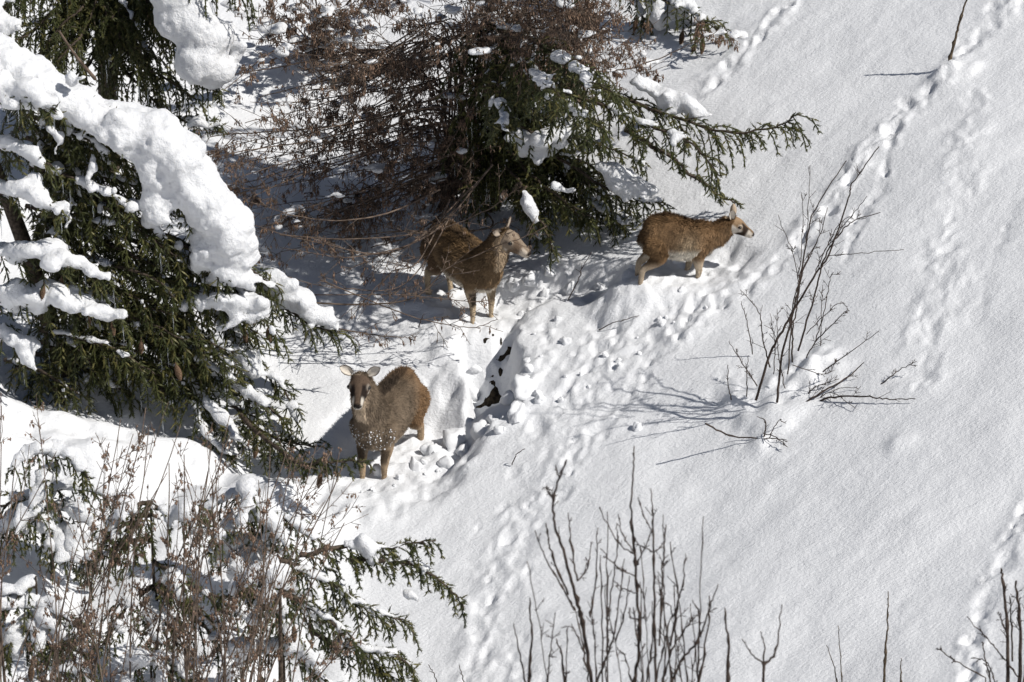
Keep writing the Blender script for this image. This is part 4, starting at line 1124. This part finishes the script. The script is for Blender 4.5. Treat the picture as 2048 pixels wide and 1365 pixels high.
    for lab, p in (('bent dark twig stuck in the trampled snow between the two rear mouflon', [(1136, 602), (1160, 552), (1162, 540), (1183, 505)]), ('thin twig poking out of the snow right of the facing mouflon', [(1024, 930), (1034, 908), (1050, 898)]), ('dry grass stem lying on the trampled snow in the middle', [(1198, 660), (1230, 645), (1278, 632)]), ('small broken twig in the snow left of the dug hole', [(838, 655), (842, 640), (848, 628)]), ('thin shoot at the bottom edge left of the dark blurred shrub', [(930, 1390), (925, 1355), (918, 1330)]), ('tiny leaning shoot at the bottom edge near the lowest spruce spray', [(880, 1390), (868, 1350), (857, 1330)])):
        q = P(*p[0], G(*p[0])[1] - 0.02); shrub('twig', lab, q, [(p, .6)], 47, r=0.0085, kids=(2,), twig=0.12, jitY=0.02, cat='twig')


bare_shrubs()
print('shrubs done')


# ------------------------------------------------------------------ mouflon
class Mouflon:
    """built facing +X, ground at z=0, adult about 0.72 m at the withers"""
    def __init__(s, label, px, py, heading, scale, sink, neck, poll, hdir, legs, colour, seed, mane=0.4, belly=0.0, group='mouflon in the snow', furlen=0.026, stretch=1.0, hs=1.0, rise=None, ear=(1., .42, .15), earface=(.6, .8, 0.), hump=0.0, ring=.6, girth=1.0, le=.135):
        colour_ = colour; colour = lambda *a: colour_(*a, ring)
        rng = np.random.default_rng(seed)
        g = G(px, py); g = np.array([g[0], g[1], H(g[0], g[1]) - sink])
        s.root = thing('mouflon', label, 'mouflon', g, group)
        if rise is None:      # the body follows the slope from hind to fore feet
            hx_, hy_ = math.cos(heading), math.sin(heading); k = .33 * scale
            rise = .85 * math.atan2(H0(g[0] - hx_ * k, g[1] - hy_ * k) - H0(g[0] + hx_ * k, g[1] + hy_ * k), 2 * k)
        s.root.rotation_euler = (0, rise, heading); s.root.scale = (scale,) * 3
        hdir = np.array(s.root.rotation_euler.to_matrix().inverted() @ Vector(hdir))
        segs = []          # (id, centers, half-width, half-height, upvec)
        T = np.array([[-.50, .58, .05, .07], [-.46, .575, .115, .14], [-.37, .56, .155, .185], [-.2, .53, .180, .205], [0, .505, .195, .215], [.17, .515, .180, .21], [.30, .54, .15, .20], [.40, .56, .11, .16], [.47, .56, .05, .08]])
        T[:, 0] *= stretch; T[:, 2] *= girth; c = np.stack([T[:, 0], 0 * T[:, 0], T[:, 1]], -1)
        hb = np.exp(-((T[:, 0] + .16) / .22) ** 2) * hump; c[:, 2] += hb; T[:, 3] += hb * .4; tt = catmull(np.hstack([c, T[:, 2:4]]), 6); tt[:, 2] -= belly * np.exp(-((tt[:, 0] + .02) / .25) ** 2) * .5; tt[:, 4] += belly * np.exp(-((tt[:, 0] + .02) / .25) ** 2) * .5
        segs.append(('torso', tt[:, :3], tt[:, 3], tt[:, 4]))
        poll = np.array(poll); hd = nrm(np.array(hdir, float))
        nk = catmull(np.array([[.26 * stretch, 0, .565, .135, .17], [*(np.array(neck)), .105, .145], [*poll, .068 * hs, .085 * hs]]), 8)
        segs.append(('neck', nk[:, :3], nk[:, 3], nk[:, 4]))
        hl = .255 * hs
        hp = np.array([[-.10, .045, .05], [0, .064, .072], [.15, .073, .080], [.34, .072, .078], [.55, .054, .062], [.78, .041, .047], [.93, .037, .038], [1.0, .022, .022]]); hp[:, 1:] *= hs
        hc = poll + hd * (hp[:, :1] * hl); hh = catmull(np.hstack([hc, hp[:, 1:]]), 6)
        segs.append(('head', hh[:, :3], hh[:, 1 + 2], hh[:, 4]))
        base_f = [(.27, .10, .50, .085), (.235, .105, .36, .062), (.265, .10, .215, .036), (.262, .10, .08, .025), (.275, .10, .035, .030), (.285, .10, -.01, .034)]
        base_r = [(-.36, .095, .52, .125), (-.275, .115, .385, .092), (-.37, .105, .285, .050), (-.435, .10, .225, .037), (-.42, .10, .08, .027), (-.405, .10, .035, .031), (-.395, .10, -.01, .035)]
        for nm, bs in (('fl', base_f), ('fr', base_f), ('rl', base_r), ('rr', base_r)):
            sg = 1 if nm[1] == 'l' else -1; sw = legs.get(nm, (0, 0, 0))
            p = []
            for i, (x, y, z_, r) in enumerate(bs):
                f = max(0, (0.5 - z_) / 0.5)
                p.append([x * stretch + sw[0] * f, y * sg + sw[1] * f, z_ + sw[2] * f, r])
            p = catmull(np.array(p), 5); segs.append((nm, p[:, :3], p[:, 3] * .92, p[:, 3]))
        segs.append(('tail', catmull([[-.49 * stretch, 0, .62], [-.49 * stretch - .035, 0, .56], [-.49 * stretch - .04, 0, .49]], 4), np.linspace(.032, .02, 9), np.linspace(.03, .02, 9)))
        # skin surface: swept sections merged into one continuous body
        allv, allf, n = [], [], 0; smp = []
        for k, (nm, cc, w, h) in enumerate(segs):
            cc = np.array(cc); Td = nrm(np.gradient(cc, axis=0))
            lat = np.array([0., 1, 0]) if nm != 'head' else nrm(cross(Z, hd))
            A = nrm(lat - (Td @ lat)[:, None] * Td) if nm != 'neck' else nrm(cross(np.array([0, 0, 1.]) * .4 + np.array([-.9, 0, .4]) * .6, Td))
            Bv = cross(Td, A)
            a = np.arange(14) * 2 * math.pi / 14
            V = cc[:, None] + np.cos(a)[None, :, None] * A[:, None] * np.asarray(w)[:, None, None] + np.sin(a)[None, :, None] * Bv[:, None] * np.asarray(h)[:, None, None]
            m = len(cc); V = V.reshape(-1, 3)
            f = []
            for i in range(m - 1):
                for j in range(14):
                    j2 = (j + 1) % 14; f += [[i * 14 + j, i * 14 + j2, (i + 1) * 14 + j2], [i * 14 + j, (i + 1) * 14 + j2, (i + 1) * 14 + j]]
            V = np.vstack([V, cc[0], cc[-1]])
            for j in range(14):
                j2 = (j + 1) % 14; f += [[m * 14, j2, j], [m * 14 + 1, (m - 1) * 14 + j, (m - 1) * 14 + j2]]
            allv.append(V); allf.append(np.array(f) + n); n += len(V)
            for i in range(m): smp.append([*cc[i], (w[i] + h[i]) / 2, k, i / (m - 1)])
        # cheeks, brow and shoulder mass
        lat = nrm(cross(Z, hd)); up = cross(hd, lat)
        ex = [(poll + hd * hl * .33 + (lat * .045 * sg + up * .03) * hs, .036 * hs) for sg in (-1, 1)] + [(poll + hd * hl * .2 - up * .035 * hs, .055 * hs)]
        ex += [((.27 * stretch, .075 * sg, .50), .115) for sg in (-1, 1)] + [((-.36 * stretch, .085 * sg, .50), .135) for sg in (-1, 1)]
        for cpt, r in ex:
            allv.append(ICO2[0] * r + np.array(cpt)); allf.append(ICO2[1] + n); n += len(ICO2[0])
        V, Q = remeshed(np.vstack(allv), np.vstack(allf), 0.0125)
        V = smooth_verts(V, Q, 4); N = vnormals(V, Q)
        smp = np.array(smp)
        names = [q[0] for q in segs]

        def classify(X):
            idx = np.zeros(len(X), int)
            for a in range(0, len(X), 4000):
                d = np.linalg.norm(X[a:a + 4000, None] - smp[None, :, :3], axis=2) - smp[None, :, 3] * .9
                idx[a:a + 4000] = d.argmin(1)
            return smp[idx, 4].astype(int), smp[idx, 5], X - smp[idx, :3], idx
        pid, tpar, off, idx = classify(V)

        def colours(X, Nn, pid, tpar, off):
            C = np.zeros((len(X), 3))
            hx = (X - poll) @ hd / hl; hy = (X - poll) @ lat / hs; hz = (X - poll) @ up / hs
            for k, nm in enumerate(names):
                q = pid == k
                if q.any(): C[q] = colour(nm, X[q], Nn[q], tpar[q], hx[q], hy[q], hz[q])
            return C
        C = colours(V, N, pid, tpar, off)
        wob = noise3(V[:, 0] * 14, V[:, 1] * 14, V[:, 2] * 14, seed)
        mb = MB(); mb.add(V + N * (wob * .004)[:, None], None, Q, C * (1 + .18 * wob)[:, None])
        body = mb.build('body', M_SKIN, s.root)
        # fur: short blades laid along the coat
        tri = np.vstack([Q[:, [0, 1, 2]], Q[:, [0, 2, 3]]])
        ar = np.linalg.norm(cross(V[tri[:, 1]] - V[tri[:, 0]], V[tri[:, 2]] - V[tri[:, 0]]), axis=1)
        NF = 30000
        pick = rng.choice(len(tri), NF, p=ar / ar.sum()); bc = rng.dirichlet((1, 1, 1), NF)
        X = (V[tri[pick]] * bc[..., None]).sum(1); Nn = nrm((N[tri[pick]] * bc[..., None]).sum(1))
        pid, tpar, off, _ = classify(X); col = colours(X, Nn, pid, tpar, off)
        nmarr = np.array(names)[pid]
        flow = np.tile(np.array([-.75, 0, -.65]), (NF, 1))
        ishead = nmarr == 'head'; flow[ishead] = -hd
        leg = np.isin(nmarr, ['fl', 'fr', 'rl', 'rr']) & (X[:, 2] < .42); flow[leg] = np.array([0, 0, -1.])
        nk_ = nmarr == 'neck'; flow[nk_] = nrm(np.array([-.3, 0, -1.]))
        flow = flow - (flow * Nn).sum(1)[:, None] * Nn; flow = nrm(flow + rng.normal(0, .28, flow.shape))
        ln = furlen * (0.6 + .7 * rng.random(NF)); ln[ishead] *= .33; ln[leg] *= .45
        lift = np.full(NF, .42); lift[ishead | leg] = .22
        top = (nmarr == 'torso') & (Nn[:, 2] > .75)
        if mane: ln[top] *= 1 + mane * rng.random(top.sum()); lift[top] += mane * .5
        clump = noise3(X[:, 0] * 22, X[:, 1] * 22, X[:, 2] * 22, seed + 4); lift = lift + .25 * clump
        tipd = nrm(flow + Nn * lift[:, None]); side = nrm(cross(tipd, Nn)); wd = .0035 + .002 * rng.random(NF); wd[ishead] *= .6
        v = np.stack([X - side * wd[:, None] - Nn * .003, X + side * wd[:, None] - Nn * .003, X + tipd * ln[:, None]], 1).reshape(-1, 3)
        streak = noise3(X[:, 0] * 9, X[:, 1] * 9, X[:, 2] * 3.5, seed + 6)
        patch = noise3(X[:, 0] * 4, X[:, 1] * 4, X[:, 2] * 4, seed + 8)
        shade = np.clip(0.70 + .42 * rng.random(NF) + .40 * clump + .40 * streak + .22 * patch, .18, 2.2)[:, None]
        cc = np.repeat(col * shade, 3, 0); cc[2::3] *= 1.15
        fm = MB(); fm.add(v, np.arange(NF * 3).reshape(-1, 3), None, cc)
        o = fm.build('fur', M_FUR, body, smooth=False); o['kind'] = 'stuff'
        # ears, eyes, nostrils
        for sg in (-1, 1):
            st = poll + (lat * .050 * sg + up * .045) * hs - hd * .005
            ed = nrm(lat * sg * ear[0] + up * ear[1] - hd * ear[2]); face = hd * earface[0] + up * earface[1] + lat * sg * earface[2]; face = nrm(face - (face @ ed) * ed); wdt = cross(ed, face)
            em = MB(); prof = [(0, .018), (.2, .030), (.45, .038), (.7, .033), (.9, .018), (1.0, .004)]; LE = le
            vi, ci = [], []
            for u, w in prof:
                for a in np.linspace(-1, 1, 7):
                    vi.append(st + ed * u * LE + wdt * w * a - face * (.022 * (1 - a * a)) * (1 - .5 * u)); ci.append(s.ear_in if abs(a) < .75 and u < .93 else s.ear_rim)
            vo = [q - face * .006 for q in vi]
            k = len(prof); qf = [[i * 7 + j, i * 7 + j + 1, (i + 1) * 7 + j + 1, (i + 1) * 7 + j] for i in range(k - 1) for j in range(6)]
            qo = [[b + 7 * k for b in q[::-1]] for q in qf]
            for i in range(k - 1):
                for j in (0, 6): qo.append([i * 7 + j, (i + 1) * 7 + j, (i + 1) * 7 + j + 7 * k, i * 7 + j + 7 * k])
            em.add(np.array(vi + vo), None, qf + qo, np.array(ci + [s.ear_out] * len(vo)))
            em.build('ear', M_SKIN, body)
            ec = poll + hd * hl * .36 + (lat * sg * .067 + up * .028) * hs
            mb = MB(); mb.add(ICO2[0] * np.array([.019, .019, .017]) * hs + ec, ICO2[1]); mb.build('eye', M_EYE, body)
            mb = MB(); nc = poll + hd * hl * .985 + (lat * sg * .013 + up * .006) * hs
            mb.add(ICO2[0] * .0075 + nc, ICO2[1]); mb.build('nostril', M_EYE, body)
        s.V = V; s.N = N


def mix(a, b, t):
    t = np.clip(t, 0, 1)[:, None]
    return np.asarray(a) * (1 - t) + np.asarray(b) * t


def make_colour(back, flank, rump, belly, legc, dark, face, facelow, stripe, throat, bellyz=.34, legdark=True, lowsplit=-.02, saddle=None):
    back, flank, rump, belly, legc, dark, face, facelow, stripe, throat = map(np.array, (back, flank, rump, belly, legc, dark, face, facelow, stripe, throat))
    def colour(nm, X, N, t, hx, hy, hz, ring=.6):
        n = len(X); wob = noise3(X[:, 0] * 9, X[:, 1] * 9, X[:, 2] * 9, 5) * .03
        if nm == 'head':
            c = np.tile(face, (n, 1))
            c = mix(c, facelow, sstep(lowsplit + .012, lowsplit - .012, hz) * 1.0)
            c = c * 1.0
            st = sstep(.022, .012, np.abs(np.abs(hy) - .05 + .02 * hx)) * sstep(.30, .42, hx) * sstep(.92, .8, hx)
            C = np.array([mix(c[i:i + 1], stripe, st[i:i + 1])[0] for i in range(n)]) if n < 4 else c * (1 - st[:, None]) + stripe * st[:, None]
            eye = sstep(.030, .016, np.sqrt((hx - .36) ** 2 * .065 + (np.abs(hy) - .062) ** 2 + (hz - .034) ** 2)); pale = np.minimum(1, facelow * .95)
            C = C * (1 - ring * eye[:, None]) + pale * ring * eye[:, None]
            mz = sstep(.66, .78, hx) * np.maximum(sstep(.010, -.006, hz - .012), sstep(.020, .030, np.abs(hy))); C = C * (1 - mz[:, None]) + facelow * mz[:, None]
            nz = sstep(.90, .95, hx) * sstep(-.004, .006, hz); C = C * (1 - nz[:, None]) + np.array([.02, .016, .014]) * nz[:, None]
            return C
        if nm == 'neck':
            c = mix(np.tile(flank, (n, 1)), back, sstep(-.2, .7, N[:, 2] - .6 * N[:, 0]))
            th = sstep(.062, .03, np.abs(X[:, 1] - 0)) * sstep(.1, .6, N[:, 0]) * sstep(.15, .4, t)
            c = c * (1 - th[:, None]) + throat * th[:, None]
            c2 = sstep(.75, .97, t) * .0
            return c
        if nm == 'tail': return np.tile(rump * .8, (n, 1))
        if nm == 'torso':
            c = mix(np.tile(flank, (n, 1)), back, sstep(.1, .9, N[:, 2]))
            rp = sstep(-.10, -.44, X[:, 0] + 2 * wob); c = c * (1 - rp[:, None]) + rump * rp[:, None]
            if saddle is not None:
                q = np.exp(-((X[:, 0] - .04) / .11) ** 2 - ((X[:, 2] - .51) / .12) ** 2); c = c * (1 - q[:, None]) + np.array(saddle) * q[:, None]
            b = sstep(bellyz + .05, bellyz - .03, X[:, 2] + wob); c = c * (1 - b[:, None]) + belly * b[:, None]
            d = sstep(.9, .97, N[:, 2]) * sstep(.06, .02, np.abs(X[:, 1])) * .6; c = c * (1 - d[:, None]) + dark * d[:, None]
            return c
        front = nm in ('fl', 'fr')
        up_ = flank if front else rump
        f = sstep(.40, .30, X[:, 2] + wob) if front else sstep(.36, .22, X[:, 2] + wob)
        c = np.tile(up_, (n, 1)) * (1 - f[:, None]) + legc * f[:, None]
        if front and legdark:
            d = sstep(.36, .32, X[:, 2]) * sstep(.19, .24, X[:, 2]) * sstep(.35, .75, N[:, 0]) * .8; c = c * (1 - d[:, None]) + dark * d[:, None]
        inn = sstep(.3, .8, -N[:, 1] * np.sign(X[:, 1])) * sstep(.25, .33, X[:, 2]); c = c * (1 - .7 * inn[:, None]) + belly * .7 * inn[:, None]
        h = sstep(.035, .02, X[:, 2]); c = c * (1 - h[:, None]) + np.array([.05, .04, .035]) * h[:, None]
        return c
    return colour


Mouflon.ear_in = (.66, .60, .52); Mouflon.ear_rim = (.06, .045, .04); Mouflon.ear_out = (.16, .12, .09)
hd1 = math.atan2(-.86, -.31)
m1 = Mouflon('grey brown mouflon facing the camera with snow grains on its chest', 772, 925, hd1, 1.08, 0.10, (.43, 0, .79), (.50, -.02, 1.0), (-.07, -.86, -.50),
             {'fl': (.02, -.01, 0), 'fr': (.06, .03, 0), 'rl': (-.02, .03, 0), 'rr': (.03, -.02, 0)},
             make_colour((.110, .082, .057), (.160, .122, .087), (.180, .110, .060), (.50, .43, .34), (.34, .25, .165), (.018, .013, .011), (.105, .073, .052), (.62, .57, .50), (.018, .013, .011), (.46, .36, .26), bellyz=.33, lowsplit=-.022), 3, mane=.6, belly=.02, hs=1.10, rise=-.04, girth=.9, le=.118, ear=(1., .62, .25), ring=.3)
# snow grains caught in the chest fur
gr = MB(); rg = np.random.default_rng(4)
V, N = m1.V, m1.N
q = np.where((V[:, 0] > .28) & (V[:, 2] < .58 - .1 * np.abs(V[:, 1]) * 3) & (V[:, 2] > .34) & (N[:, 0] > .1))[0]
for i in rg.choice(q, 110):
    r = .0025 + .005 * rg.random() ** 3; v0, f0 = ICO2
    gr.add(v0 * r + V[i] + N[i] * .012, f0)
o = gr.build('snow_grains', M_SNOW, m1.root); o['kind'] = 'stuff'
hd2 = math.atan2(-.80, .52)
Mouflon.ear_in = (.36, .30, .24)
m2 = Mouflon('brown mouflon standing behind hazel twigs with its head turned right', 930, 618, hd2, 1.0, 0.04, (.44, 0, .74), (.50, .05, .935), (.80, -.38, -.46),
             {'fl': (0, .0, 0), 'fr': (.02, .0, 0), 'rl': (.02, 0, 0), 'rr': (-.04, 0, 0)},
             make_colour((.115, .072, .036), (.165, .110, .062), (.100, .064, .038), (.60, .53, .43), (.44, .345, .235), (.016, .012, .010), (.25, .195, .145), (.50, .43, .35), (.15, .105, .072), (.40, .30, .20), bellyz=.40, lowsplit=-.035), 8, mane=.5, hs=1.15, ear=(1., .35, .35), earface=(.5, .3, .3), rise=.03, ring=.25)
Mouflon.ear_out = (.45, .36, .27); Mouflon.ear_in = (.60, .54, .46)
hd3 = math.atan2(.22, .97)
m3 = Mouflon('small rusty brown young mouflon with white belly walking right in deep snow', 1350, 548, hd3, .83, 0.12, (.37, 0, .59), (.505, -.03, .735), (.86, -.12, -.50),
             {'fl': (-.10, .0, 0), 'fr': (-.01, .0, 0), 'rl': (-.06, 0, 0), 'rr': (-.08, 0, 0)},
             make_colour((.120, .070, .034), (.195, .122, .066), (.140, .084, .042), (.66, .60, .50), (.42, .34, .25), (.03, .018, .012), (.26, .175, .105), (.62, .56, .48), (.03, .02, .015), (.50, .40, .29), bellyz=.46, lowsplit=.012, legdark=False, saddle=(.34, .26, .17)), 9, mane=.15, furlen=.034, stretch=.80, hs=1.08, rise=0.10, hump=.06, ring=.5, ear=(.35, .9, .5), earface=(.3, .1, .9))
print('mouflon done')

bpy.data.scenes.remove(TMP)
